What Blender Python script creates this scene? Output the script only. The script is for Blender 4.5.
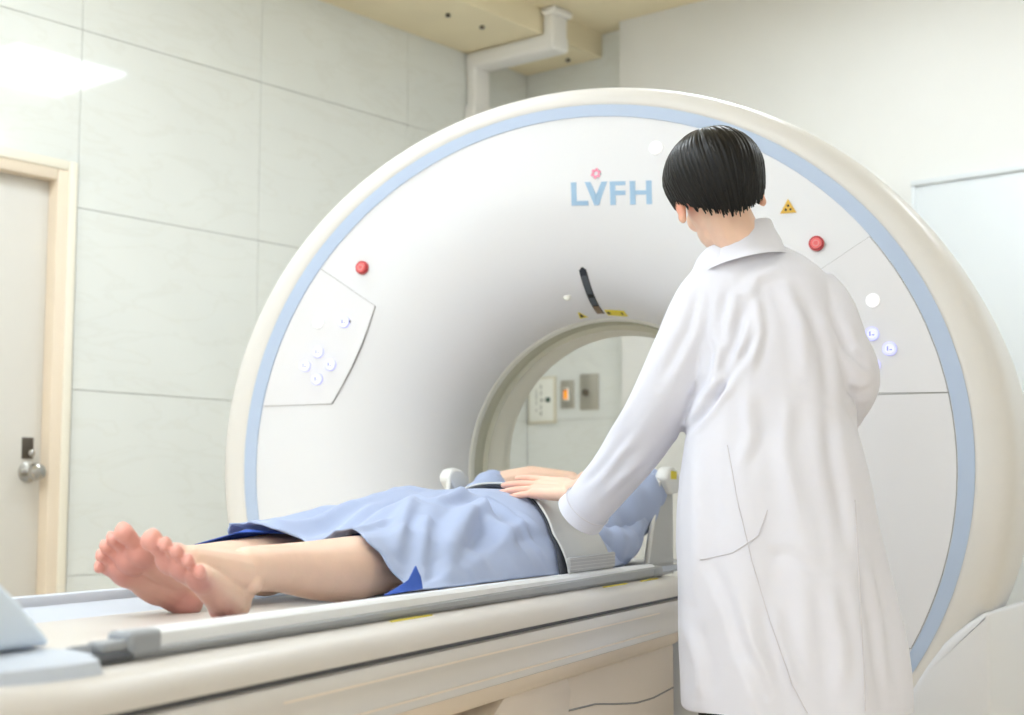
import bpy, bmesh, math, random
import numpy as np
from mathutils import Vector, Matrix, Euler, noise

for o in list(bpy.data.objects):
    bpy.data.objects.remove(o)
random.seed(7)
RNG = np.random.default_rng(7)
scene = bpy.context.scene
COL = scene.collection

# ------------------------------------------------------------------ camera, world, exposure
cam_data = bpy.data.cameras.new('camera')
cam = bpy.data.objects.new('camera', cam_data)
COL.objects.link(cam)
cam.location = (1.301, -3.617, 0.89)
cam.rotation_euler = (math.radians(90 + 5.757), 0, math.radians(22.2))
cam_data.sensor_width = 36.0
cam_data.lens = 1463.0 * 36.0 / 1024.0
cam_data.clip_start = 0.05
cam_data.dof.use_dof = True
cam_data.dof.focus_distance = 2.85
cam_data.dof.aperture_fstop = 4.0
scene.camera = cam

world = bpy.data.worlds.new('world')
scene.world = world
world.use_nodes = True
world.node_tree.nodes['Background'].inputs[0].default_value = (0.9, 0.95, 1.0, 1)
world.node_tree.nodes['Background'].inputs[1].default_value = 0.3

scene.view_settings.view_transform = 'Standard'
scene.view_settings.look = 'None'
scene.view_settings.gamma = 1.0
scene.view_settings.use_curve_mapping = False
scene.view_settings.exposure = 0.0
LIGHT = 18.9                       # emission of the ceiling light diffusers
LIGHT_COL = (0.85, 0.945, 1.03)

# ------------------------------------------------------------------ helpers
def lin(c):
    return tuple((v / 255 / 12.92) if v / 255 <= 0.04045 else ((v / 255 + 0.055) / 1.055) ** 2.4 for v in c)

MATS = {}
def mat(name, rgb, rough=0.5, metal=0.0, var=0.03, scale=6.0, bump=0.0, bscale=200.0, spec=0.5,
        coat=0.0, emit=None, estr=0.0, sheen=0.0, sss=0.0, trans=0.0, alpha=1.0, attr=None, stretch=(1, 1, 1)):
    m = bpy.data.materials.new(name)
    m.use_nodes = True
    nt = m.node_tree
    b = nt.nodes['Principled BSDF']
    col = lin(rgb)
    tc = nt.nodes.new('ShaderNodeTexCoord')
    mp = nt.nodes.new('ShaderNodeMapping'); mp.inputs['Scale'].default_value = stretch
    nt.links.new(tc.outputs['Object'], mp.inputs['Vector'])
    nz = nt.nodes.new('ShaderNodeTexNoise'); nz.inputs['Scale'].default_value = scale
    nz.inputs['Detail'].default_value = 4
    nt.links.new(mp.outputs[0], nz.inputs['Vector'])
    mx = nt.nodes.new('ShaderNodeMix'); mx.data_type = 'RGBA'; mx.blend_type = 'MULTIPLY'
    mx.inputs[0].default_value = 1.0
    rp = nt.nodes.new('ShaderNodeValToRGB')
    rp.color_ramp.elements[0].position = 0.3; rp.color_ramp.elements[1].position = 0.7
    k = 1 - var
    rp.color_ramp.elements[0].color = (k, k, k, 1); rp.color_ramp.elements[1].color = (1, 1, 1, 1)
    nt.links.new(nz.outputs['Fac'], rp.inputs[0])
    if attr:
        at = nt.nodes.new('ShaderNodeAttribute'); at.attribute_name = attr
        nt.links.new(at.outputs['Color'], mx.inputs[6])
    else:
        mx.inputs[6].default_value = (*col, 1)
    nt.links.new(rp.outputs[0], mx.inputs[7])
    nt.links.new(mx.outputs[2], b.inputs['Base Color'])
    b.inputs['Roughness'].default_value = rough
    b.inputs['Metallic'].default_value = metal
    b.inputs['Specular IOR Level'].default_value = spec
    b.inputs['Coat Weight'].default_value = coat
    b.inputs['Coat Roughness'].default_value = 0.15
    b.inputs['Sheen Weight'].default_value = sheen
    b.inputs['Transmission Weight'].default_value = trans
    b.inputs['Alpha'].default_value = alpha
    if sss:
        b.inputs['Subsurface Weight'].default_value = sss
        b.inputs['Subsurface Radius'].default_value = (1.0, 0.35, 0.2)
        b.inputs['Subsurface Scale'].default_value = 0.012
    if emit:
        b.inputs['Emission Color'].default_value = (*lin(emit), 1)
        b.inputs['Emission Strength'].default_value = estr
    if bump:
        n2 = nt.nodes.new('ShaderNodeTexNoise'); n2.inputs['Scale'].default_value = bscale
        n2.inputs['Detail'].default_value = 3
        nt.links.new(mp.outputs[0], n2.inputs['Vector'])
        bp = nt.nodes.new('ShaderNodeBump'); bp.inputs['Strength'].default_value = bump
        bp.inputs['Distance'].default_value = 0.002
        nt.links.new(n2.outputs['Fac'], bp.inputs['Height'])
        nt.links.new(bp.outputs[0], b.inputs['Normal'])
    MATS[name] = m
    return m

def marble(name, rgb, vein, rough):
    """cream wall board with faint horizontal veins"""
    m = mat(name, rgb, rough, var=0.03, scale=3.0, spec=0.5)
    nt = m.node_tree
    b = nt.nodes['Principled BSDF']
    src = b.inputs['Base Color'].links[0].from_socket
    tc = nt.nodes.new('ShaderNodeTexCoord')
    oi = nt.nodes.new('ShaderNodeObjectInfo')
    add = nt.nodes.new('ShaderNodeVectorMath'); add.operation = 'ADD'
    nt.links.new(tc.outputs['Object'], add.inputs[0]); nt.links.new(oi.outputs['Location'], add.inputs[1])
    mp = nt.nodes.new('ShaderNodeMapping'); mp.inputs['Scale'].default_value = (1.0, 1.0, 4.0)
    nt.links.new(add.outputs[0], mp.inputs['Vector'])
    nz = nt.nodes.new('ShaderNodeTexNoise'); nz.inputs['Scale'].default_value = 2.6
    nz.inputs['Detail'].default_value = 7; nz.inputs['Distortion'].default_value = 0.6
    nt.links.new(mp.outputs[0], nz.inputs['Vector'])
    rp = nt.nodes.new('ShaderNodeValToRGB')
    e = rp.color_ramp.elements
    e[0].position = 0.47; e[0].color = (0, 0, 0, 1)
    e[1].position = 0.53; e[1].color = (0, 0, 0, 1)
    c = e.new(0.5); c.color = (1, 1, 1, 1)
    nt.links.new(nz.outputs['Fac'], rp.inputs[0])
    mul = nt.nodes.new('ShaderNodeMath'); mul.operation = 'MULTIPLY'; mul.inputs[1].default_value = 0.22
    nt.links.new(rp.outputs[0], mul.inputs[0])
    mx = nt.nodes.new('ShaderNodeMix'); mx.data_type = 'RGBA'
    nt.links.new(mul.outputs[0], mx.inputs[0])
    nt.links.new(src, mx.inputs[6]); mx.inputs[7].default_value = (*lin(vein), 1)
    nt.links.new(mx.outputs[2], b.inputs['Base Color'])
    return m

def put(name, me, m, parent=None, base=(0, 0, 0)):
    o = bpy.data.objects.new(name, me)
    COL.objects.link(o)
    if m is not None:
        me.materials.clear(); me.materials.append(MATS[m])
    if parent is not None:
        o.parent = parent
        o.matrix_parent_inverse = world_of(parent).inverted()
    return o

def world_of(o):
    w = Matrix.LocRotScale(o.location, o.rotation_euler, None)
    if o.parent is not None:
        w = world_of(o.parent) @ o.matrix_parent_inverse @ w
    return w

def mesh(name, verts, faces, m, parent=None, smooth=True, sharp=None):
    me = bpy.data.meshes.new(name)
    me.from_pydata([tuple(map(float, v)) for v in verts], [], faces)
    me.update()
    if smooth:
        me.polygons.foreach_set('use_smooth', [True] * len(me.polygons))
        if sharp is not None:
            me.set_sharp_from_angle(angle=math.radians(sharp))
    return put(name, me, m, parent)

def from_bm(name, bm, m, parent=None, smooth=True, sharp=35):
    bmesh.ops.recalc_face_normals(bm, faces=bm.faces)
    me = bpy.data.meshes.new(name)
    bm.to_mesh(me); bm.free()
    if smooth:
        me.polygons.foreach_set('use_smooth', [True] * len(me.polygons))
        if sharp is not None:
            me.set_sharp_from_angle(angle=math.radians(sharp))
    return put(name, me, m, parent)

def box_bm(lo, hi, bev=0.0, seg=2, rot=None):
    bm = bmesh.new()
    bmesh.ops.create_cube(bm, size=1.0)
    c = [(a + b) / 2 for a, b in zip(lo, hi)]; d = [b - a for a, b in zip(lo, hi)]
    for v in bm.verts:
        v.co = Vector((v.co.x * d[0], v.co.y * d[1], v.co.z * d[2]))
    if bev:
        bmesh.ops.bevel(bm, geom=list(bm.edges), offset=bev, segments=seg, affect='EDGES', profile=0.5)
    for v in bm.verts:
        if rot is not None:
            v.co = rot @ v.co
        v.co += Vector(c)
    return bm

def box(name, lo, hi, m, parent=None, bev=0.0, seg=2, rot=None):
    return from_bm(name, box_bm(lo, hi, bev, seg, rot), m, parent)

def prism_bm(pts, axis, a, b, bev=0.0, seg=2):
    """polygon pts in the other two axes, extruded along axis from a to b"""
    bm = bmesh.new()
    def P(p, t):
        if axis == 0: return (t, p[0], p[1])
        if axis == 1: return (p[0], t, p[1])
        return (p[0], p[1], t)
    v0 = [bm.verts.new(P(p, a)) for p in pts]; v1 = [bm.verts.new(P(p, b)) for p in pts]
    bm.faces.new(v0); bm.faces.new(v1[::-1])
    n = len(pts)
    for i in range(n):
        bm.faces.new((v0[i], v1[i], v1[(i + 1) % n], v0[(i + 1) % n]))
    bmesh.ops.recalc_face_normals(bm, faces=bm.faces)
    if bev:
        bmesh.ops.bevel(bm, geom=[e for e in bm.edges if e.calc_face_angle(0) > 0.5], offset=bev, segments=seg, affect='EDGES', profile=0.5)
    return bm

def prism(name, pts, axis, a, b, m, parent=None, bev=0.0, seg=2):
    return from_bm(name, prism_bm(pts, axis, a, b, bev, seg), m, parent)

def grid_faces(nu, nv, wrap_v=False, off=0):
    f = []
    for i in range(nu - 1):
        for j in range(nv if wrap_v else nv - 1):
            k = (j + 1) % nv
            f.append((off + i * nv + j, off + i * nv + k, off + (i + 1) * nv + k, off + (i + 1) * nv + j))
    return f

def loft(secs, caps=True):
    """list of closed rings (n,3) -> verts, faces"""
    n = len(secs[0])
    V = [tuple(p) for s in secs for p in s]
    F = grid_faces(len(secs), n, True)
    if caps:
        F.append(tuple(range(n))[::-1]); F.append(tuple((len(secs) - 1) * n + i for i in range(n)))
    return V, F

def frame(d):
    d = np.array(d, float); d /= np.linalg.norm(d)
    a = np.array([0, 0, 1.0]) if abs(d[2]) < 0.9 else np.array([1.0, 0, 0])
    u = np.cross(a, d); u /= np.linalg.norm(u)
    return d, u, np.cross(d, u)

def tube(path, radii, n=14, flat=1.0, caps=True):
    path = np.array(path, float); R = np.broadcast_to(np.array(radii, float), (len(path),)) if np.ndim(radii) == 0 else np.array(radii, float)
    secs = []
    up = None
    for i, p in enumerate(path):
        d = path[min(i + 1, len(path) - 1)] - path[max(i - 1, 0)]
        d, u, w = frame(d)
        if up is not None:
            u2 = up - d * np.dot(up, d); u2 /= np.linalg.norm(u2); u = u2; w = np.cross(d, u)
        up = u
        t = np.linspace(0, 2 * math.pi, n, endpoint=False)
        secs.append(p + R[i] * (np.outer(np.cos(t), u) + flat * np.outer(np.sin(t), w)))
    return loft(secs, caps)

class Blob:
    """closed primitives gathered, then fused by a voxel remesh into one continuous skin"""
    def __init__(self): self.V = []; self.F = []
    def add(self, V, F):
        o = len(self.V); self.V += [tuple(map(float, v)) for v in V]; self.F += [tuple(i + o for i in f) for f in F]
    def ell(self, c, r, R=None, nu=10, nv=16):
        r = np.broadcast_to(np.array(r, float), (3,)); V = []
        for i in range(nu + 1):
            th = math.pi * (0.02 + 0.96 * i / nu)
            for j in range(nv):
                ph = 2 * math.pi * j / nv
                V.append(np.array([math.sin(th) * math.cos(ph), math.sin(th) * math.sin(ph), math.cos(th)]) * r)
        V = np.array(V)
        if R is not None: V = V @ np.array(R).T
        V = V + np.array(c)
        F = grid_faces(nu + 1, nv, True)
        F.append(tuple(range(nv))[::-1]); F.append(tuple(nu * nv + i for i in range(nv)))
        self.add(V, [f[::-1] for f in F])
    def cap(self, p0, r0, p1, r1, n=14):
        p0 = np.array(p0, float); p1 = np.array(p1, float)
        d = p1 - p0; L = np.linalg.norm(d); d, u, w = frame(d)
        secs = []
        for a in np.linspace(-0.98, 0, 5): secs.append((p0 + d * r0 * a, r0 * math.sqrt(1 - a * a)))
        for a in np.linspace(0, 0.98, 5): secs.append((p1 + d * r1 * a, r1 * math.sqrt(1 - a * a)))
        t = np.linspace(0, 2 * math.pi, n, endpoint=False)
        rings = [c + r * (np.outer(np.cos(t), u) + np.outer(np.sin(t), w)) for c, r in secs]
        self.add(*loft(rings))
    def chain(self, pts, rad, n=14):
        for i in range(len(pts) - 1): self.cap(pts[i], rad[i], pts[i + 1], rad[i + 1], n)
    def build(self, voxel, smooth=4, fac=0.5):
        me = bpy.data.meshes.new('tmp'); me.from_pydata(self.V, [], self.F); me.update()
        bm = bmesh.new(); bm.from_mesh(me); bmesh.ops.recalc_face_normals(bm, faces=bm.faces); bm.to_mesh(me); bm.free()
        o = bpy.data.objects.new('tmp', me); COL.objects.link(o)
        r = o.modifiers.new('r', 'REMESH'); r.mode = 'VOXEL'; r.voxel_size = voxel; r.adaptivity = 0
        if smooth:
            s = o.modifiers.new('s', 'SMOOTH'); s.iterations = smooth; s.factor = fac
        dg = bpy.context.evaluated_depsgraph_get(); dg.update()
        out = bpy.data.meshes.new_from_object(o.evaluated_get(dg), depsgraph=dg)
        bpy.data.objects.remove(o); bpy.data.meshes.remove(me)
        out.polygons.foreach_set('use_smooth', [True] * len(out.polygons))
        return out

def coords(me):
    a = np.empty(len(me.vertices) * 3); me.vertices.foreach_get('co', a); return a.reshape(-1, 3)
def normals(me):
    a = np.empty(len(me.vertices) * 3); me.vertices.foreach_get('normal', a); return a.reshape(-1, 3)
def set_coords(me, V):
    me.vertices.foreach_set('co', V.ravel()); me.update()
def set_color(me, C):
    at = me.color_attributes.new('skin', 'FLOAT_COLOR', 'POINT')
    at.data.foreach_set('color', np.c_[C, np.ones(len(C))].ravel())

def thing(name, label, cat, loc=(0, 0, 0), rotz=0.0, group=None):
    o = bpy.data.objects.new(name, None); COL.objects.link(o)
    o.empty_display_size = 0.1
    o.location = loc; o.rotation_euler = (0, 0, rotz)
    return tag(o, label, cat, group)
def tag(o, label, cat, group=None):
    o['label'] = label; o['category'] = cat
    if group: o['group'] = group
    return o
def sst(a, b, x):
    t = np.clip((x - a) / (b - a), 0, 1); return t * t * (3 - 2 * t)

# ------------------------------------------------------------------ materials
marble('wall_board', (226, 228, 223), (210, 209, 198), 0.05)
mat('joint', (212, 211, 200), 0.8)
mat('plaster', (228, 227, 223), 0.75, var=0.02)
mat('warm_plaster', (244, 241, 236), 0.8, var=0.02)
mat('ceiling_board', (240, 228, 196), 0.85, var=0.05, scale=5, bump=0.1, bscale=120)
mat('floor_vinyl', (238, 221, 198), 0.45, var=0.06, scale=8)
mat('door_paint', (216, 212, 204), 0.5, var=0.02)
mat('frame_paint', (230, 214, 192), 0.5, var=0.03)
mat('frame_face', (236, 229, 212), 0.5, var=0.02)
mat('white_door', (220, 224, 226), 0.4, var=0.01)
mat('chrome', (190, 188, 184), 0.2, metal=1.0)
mat('dark_metal', (95, 88, 80), 0.35, metal=0.8)
mat('plate_steel', (176, 172, 160), 0.35, metal=0.5)
mat('plate_white', (236, 236, 226), 0.5)
mat('plate_cream', (214, 208, 186), 0.5)
mat('orange_lamp', (240, 150, 30), 0.4, emit=(255, 150, 30), estr=0.6)
mat('dark_green', (30, 70, 55), 0.5)
mat('dark_red', (120, 40, 20), 0.5)
mat('print_gray', (150, 150, 140), 0.6)
mat('duct_plastic', (240, 238, 234), 0.45, var=0.02)
mat('lamp_frame', (240, 240, 240), 0.5)
mat('gantry_white', (226, 227, 231), 0.32, var=0.01, scale=2)
mat('gantry_shell', (221, 218, 214), 0.38, var=0.015, scale=2)
mat('ring_blue', (180, 196, 221), 0.4, var=0.015)
mat('panel_white', (226, 226, 230), 0.35, var=0.01)
mat('gap_gray', (150, 148, 146), 0.8)
mat('lip_white', (228, 228, 220), 0.35)
mat('bore_glass', (192, 191, 172), 0.18, var=0.03, spec=0.6)
mat('bore_liner', (224, 222, 210), 0.35)
mat('lamp_cap', (252, 252, 252), 0.3, emit=(255, 255, 255), estr=0.35)
mat('button_glow', (208, 210, 250), 0.35, emit=(165, 170, 255), estr=0.55)
mat('button_face', (232, 234, 252), 0.35, emit=(215, 218, 255), estr=0.35)
mat('button_mark', (150, 155, 225), 0.5)
mat('red_ring', (188, 58, 62), 0.35)
mat('red_button', (236, 112, 114), 0.3)
mat('red_light', (240, 160, 160), 0.4)
mat('sign_yellow', (226, 182, 70), 0.5)
mat('label_yellow', (232, 214, 50), 0.5)
mat('print_black', (45, 40, 35), 0.6)
mat('display_black', (38, 40, 44), 0.15)
mat('display_gray', (78, 84, 92), 0.2)
mat('display_brown', (110, 85, 60), 0.3)
mat('logo_blue', (158, 190, 219), 0.5)
mat('logo_pink', (242, 150, 178), 0.5)
mat('table_white', (204, 198, 191), 0.35, var=0.015)
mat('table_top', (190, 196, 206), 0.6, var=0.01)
mat('band_gray', (210, 206, 202), 0.4, var=0.02)
mat('skirt_beige', (232, 219, 204), 0.45, var=0.02)
mat('rail_gray', (158, 160, 162), 0.42, var=0.03)
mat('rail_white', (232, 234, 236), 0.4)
mat('clip_gray', (150, 153, 157), 0.4)
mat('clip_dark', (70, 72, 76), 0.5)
mat('pad_blue', (212, 224, 238), 0.7, sheen=0.2)
mat('support_white', (222, 222, 220), 0.4)
mat('support_gray', (186, 186, 184), 0.5)
mat('gown_blue', (164, 177, 208), 0.85, var=0.05, scale=9, bump=0.15, bscale=500, sheen=0.1)
mat('lining_blue', (52, 92, 190), 0.8, var=0.08, bump=0.1, bscale=400)
mat('strap_fabric', (206, 206, 204), 0.75, var=0.04, bump=0.15, bscale=350)
mat('velcro', (184, 184, 186), 0.85, bump=0.3, bscale=400)
mat('pad_dark', (58, 62, 72), 0.8)
mat('coat_white', (224, 224, 234), 0.85, var=0.015, scale=12, bump=0.12, bscale=600, sheen=0.15)
mat('coat_seam', (215, 212, 218), 0.9)
mat('hair_black', (10, 9, 10), 0.4, var=0.5, scale=60, spec=0.32, stretch=(1, 1, 0.1))
mat('skin', (238, 200, 178), 0.48, var=0.05, scale=30, sss=0.12, attr='skin', bump=0.08, bscale=300)
mat('trouser_black', (22, 22, 26), 0.85)
mat('shoe_white', (225, 225, 225), 0.5)
mat('eye_white', (240, 238, 232), 0.2)
mat('lamp_diffuser', (250, 250, 250), 0.5)
_d = MATS['lamp_diffuser'].node_tree.nodes['Principled BSDF']
_d.inputs['Emission Color'].default_value = (*LIGHT_COL, 1); _d.inputs['Emission Strength'].default_value = LIGHT

# ------------------------------------------------------------------ the room (its axes are turned against the scanner)
RA = math.radians(-16.9)
RLOC = (-2.133, 0.588, 0.0)                   # on the left wall beside the door frame
RM = Matrix.Translation(RLOC) @ Matrix.Rotation(RA, 4, 'Z')   # local x: away from left wall, local y: along it
U0, U1, V1, ZC = -4.4, 2.643, 6.0, 3.177
ZS = 3.057

def room(o, kind='structure'):
    o.location = RLOC; o.rotation_euler = (0, 0, RA)
    if kind: o['kind'] = kind
    return o
def multi_box(name, boxes, m):
    bm = bmesh.new()
    for lo, hi in boxes:
        b = box_bm(lo, hi); me = bpy.data.meshes.new('t'); b.to_mesh(me); b.free(); bm.from_mesh(me); bpy.data.meshes.remove(me)
    return from_bm(name, bm, m)

floor = room(box('floor', (-0.3, U0 - 0.2, -0.1), (V1 + 0.2, U1 + 0.3, 0.0), 'floor_vinyl'))
ceiling = room(box('ceiling', (-0.3, U0 - 0.2, ZC), (V1 + 0.2, U1 + 0.3, ZC + 0.1), 'ceiling_board'))
DO = (-0.93, -0.025, 2.082)                   # door opening
wall_left = room(multi_box('wall_left', [((-0.15, -0.025, 0), (-0.012, U1 + 0.15, ZC)), ((-0.15, U0, 0), (-0.012, DO[0], ZC)),
                                         ((-0.15, DO[0], DO[2]), (-0.012, -0.025, ZC))], 'joint'))
wall_recess = room(box('wall_recess', (-0.15, U1 + 0.012, 0), (0.7, U1 + 0.15, ZC), 'joint'))
wall_back = room(box('wall_back', (0.641, U1 - 0.1, 0), (V1, U1 + 0.15, ZC), 'plaster'))
wall_right = room(box('wall_right', (V1, U0, 0), (V1 + 0.12, U1 + 0.15, ZC), 'warm_plaster'))
wall_front = room(box('wall_front', (-0.15, U0 - 0.12, 0), (V1 + 0.12, U0, ZC), 'warm_plaster'))

def child_box(name, parent, size, loc, m, cache={}, bev=0.0006):
    key = (name, tuple(round(s, 4) for s in size), m)
    if key not in cache:
        bm = box_bm([-s / 2 for s in size], [s / 2 for s in size], bev, 1)
        bmesh.ops.recalc_face_normals(bm, faces=bm.faces)
        me = bpy.data.meshes.new(name); bm.to_mesh(me); bm.free(); me.materials.append(MATS[m]); cache[key] = me
    o = bpy.data.objects.new(name, cache[key]); COL.objects.link(o)
    o.parent = parent; o.location = loc
    return o

rows = [(0.0, 0.641), (0.641, 1.301), (1.301, 1.961), (1.961, 2.622), (2.622, ZC)]
cols = [(-2.61, -1.73), (-1.73, -0.85), (-0.85, 0.028), (0.028, 0.884), (0.884, 1.764), (1.764, U1)]
G = 0.0022
for (a, b) in cols:
    for (c, d) in rows:
        if a < -0.5 and a > -1.0 and d < 2.0: continue
        a2, c2, b2 = a, c, b
        if -1.0 < a < -0.5 and c < 2.1: c2 = 2.122
        if -1.8 < a < -1.7 and d < 2.2: b2 = -0.985
        child_box('wall_panel', wall_left, (0.012, b2 - a2 - G, d - c2 - G), (-0.006, (a2 + b2) / 2, (c2 + d) / 2), 'wall_board')
for (c, d) in rows:
    child_box('wall_panel', wall_recess, (0.641 - G, 0.012, d - c - G), (0.641 / 2, U1 + 0.006, (c + d) / 2), 'wall_board')

# soffit along the left wall
trim_1 = room(box('trim_1', (0.0, U0, ZS), (0.467, U1, ZC), 'ceiling_board'))
for u, v in ((1.6880, 0.3120), (1.9079, 0.3234), (2.5503, 0.3295)):
    bm = bmesh.new(); bmesh.ops.create_cone(bm, cap_ends=True, segments=12, radius1=0.012, radius2=0.009, depth=0.012)
    o = from_bm('bolt', bm, 'dark_metal'); o.parent = trim_1; o.location = (v, u, ZS - 0.006)

# door in the left wall
door_1 = bpy.data.objects.new('door_1', None); COL.objects.link(door_1); room(door_1)
door_1['label'] = 'cream door with round metal knob in the tiled wall'
def dchild(name, lo, hi, m, bev=0.004):
    o = box(name, lo, hi, m, None, bev); o.parent = door_1; return o
dchild('door_leaf', (-0.08, -0.89, 0.005), (-0.035, -0.066, 2.045), 'door_paint')
for nm, lo, hi in (('frame_side', (-0.13, -0.066, 0), (0.016, 0.013, 2.12)), ('frame_side', (-0.13, -0.97, 0), (0.016, -0.89, 2.12)), ('frame_head', (-0.13, -0.89, 2.045), (0.016, -0.066, 2.12))):
    dchild(nm, lo, hi, 'frame_paint', 0.006)
for lo, hi in (((0.0, -0.022, 0), (0.022, 0.013, 2.12)), ((0.0, -0.97, 0), (0.022, -0.935, 2.12)), ((0.0, -0.935, 2.085), (0.022, -0.022, 2.12))):
    dchild('architrave', lo, hi, 'frame_face', 0.004)
def lathe(profile, n=24):
    """profile: (radius, height) along +x local"""
    secs = []
    t = np.linspace(0, 2 * math.pi, n, endpoint=False)
    for r, h in profile: secs.append(np.c_[np.full(n, h), r * np.cos(t), r * np.sin(t)])
    return loft(secs)
V, F = lathe([(0.036, 0), (0.036, 0.006), (0.014, 0.012), (0.013, 0.03), (0.026, 0.04), (0.031, 0.055), (0.028, 0.07), (0.016, 0.077), (0.002, 0.078)])
k = mesh('knob', V, F, 'chrome', None, True, 40); k.parent = door_1; k.location = (-0.035, -0.118, 1.004)
dchild('lock_plate', (-0.037, -0.143, 1.05), (-0.031, -0.098, 1.125), 'dark_metal', 0.002)
V, F = lathe([(0.014, 0), (0.013, 0.012), (0.008, 0.015), (0.001, 0.0155)])
k = mesh('lock_cylinder', V, F, 'chrome', None, True, 40); k.parent = door_1; k.location = (-0.032, -0.112, 1.07)

# white door on the plastered wall
door_2 = bpy.data.objects.new('door_2', None); COL.objects.link(door_2); room(door_2)
door_2['label'] = 'plain white sliding door panel behind the scanner'
for nm, lo, hi, m in (('door_leaf', (2.11, U1 - 0.135, 0.01), (3.5, U1 - 0.1, 2.17), 'white_door'), ('door_rail', (2.093, U1 - 0.145, 2.17), (3.6, U1 - 0.1, 2.192), 'white_door'),
                      ('door_edge', (2.093, U1 - 0.142, 0.0), (2.11, U1 - 0.1, 2.17), 'white_door')):
    o = box(nm, lo, hi, m, None, 0.003); o.parent = door_2

# wall plates seen through the bore
def rthing(name, label, cat, loc, group=None):
    t = bpy.data.objects.new(name, None); COL.objects.link(t); tag(t, label, cat, group)
    p = RM @ Vector(loc); t.location = p; t.rotation_euler = (0, 0, RA); return t
def rpart(root, name, lo, hi, m, bev=0.002):
    o = box(name, lo, hi, m, None, bev); o.parent = root; return o
t = rthing('wall_chart', 'cream framed notice plate with small print and green mark on tiled wall', 'sign', (0.098, U1, 1.402))
rpart(t, 'frame', (-0.085, -0.012, -0.115), (0.085, 0, 0.115), 'plate_cream')
rpart(t, 'plate', (-0.074, -0.015, -0.104), (0.074, -0.003, 0.104), 'plate_white')
for i, (x, z, w, h) in enumerate([(0.0, .065, .006, .02), (0.0, .035, .006, .02), (0.0, .0, .006, .02), (0.0, -.035, .006, .02), (0.0, -.066, .008, .02), (-.028, .045, .004, .014), (-.028, .02, .004, .03), (-.028, -.01, .004, .02), (-.03, -.05, .01, .006), (.015, 0, .03, .005)]):
    rpart(t, 'print_line', (x - w / 2, -0.0165, z - h / 2), (x + w / 2, -0.014, z + h / 2), 'print_gray', 0)
rpart(t, 'green_mark', (0.03, -0.018, -0.012), (0.056, -0.014, 0.012), 'dark_green', 0.002)
t = rthing('light_switch', 'steel switch plate with glowing orange rocker between two wall plates', 'switch', (0.252, U1, 1.424))
rpart(t, 'plate', (-0.04, -0.008, -0.068), (0.04, 0, 0.068), 'plate_steel')
rpart(t, 'rocker', (-0.02, -0.013, -0.032), (0.014, -0.004, 0.032), 'plate_white')
rpart(t, 'pilot_lamp', (-0.016, -0.017, -0.024), (0.006, -0.006, 0.024), 'orange_lamp', 0.003)
rpart(t, 'lamp_tip', (-0.014, -0.018, 0.016), (0.004, -0.008, 0.025), 'dark_red', 0.002)
t = rthing('metal_plate', 'plain grey metal wall plate with a small round knob', 'wall plate', (0.382, U1, 1.43))
rpart(t, 'plate', (-0.054, -0.008, -0.086), (0.054, 0, 0.086), 'plate_steel')
V, F = lathe([(0.017, 0), (0.016, 0.012), (0.009, 0.016), (0.001, 0.0165)])
k = mesh('knob', V, F, 'dark_metal', None, True, 40); k.parent = t; k.location = (-0.016, -0.007, -0.002); k.rotation_euler = (0, 0, -math.pi / 2)

# white duct cover: up the left wall, under the soffit, up its side to the ceiling
duct = rthing('pipe_duct', 'white plastic pipe cover running up the tiled wall and around the ceiling beam', 'duct', (0.05, 2.235, 2.0))
def rwpart(root, name, lo, hi, m, bev):
    o = box(name, lo, hi, m, None, bev, 3); o.parent = root
    o.matrix_parent_inverse = Matrix.Translation((-0.05, -2.235, -2.0)); return o
uu0, uu1 = 2.165, 2.285
rwpart(duct, 'wall_channel', (0.001, uu0, 1.2), (0.062, uu1, ZS - 0.005), 'duct_plastic', 0.018)
rwpart(duct, 'beam_channel', (0.001, uu0 - 0.003, ZS - 0.08), (0.467 + 0.068, uu1 + 0.004, ZS - 0.001), 'duct_plastic', 0.018)
rwpart(duct, 'riser_channel', (0.469, uu0, ZS - 0.07), (0.467 + 0.064, uu1, ZC - 0.001), 'duct_plastic', 0.018)
rwpart(duct, 'ceiling_collar', (0.469, uu0 - 0.012, ZC - 0.035), (0.467 + 0.085, uu1 + 0.012, ZC - 0.001), 'duct_plastic', 0.012)
rwpart(duct, 'joint_cover', (0.001, uu0 - 0.012, 2.70), (0.07, uu1 + 0.012, 2.80), 'duct_plastic', 0.012)

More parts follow.
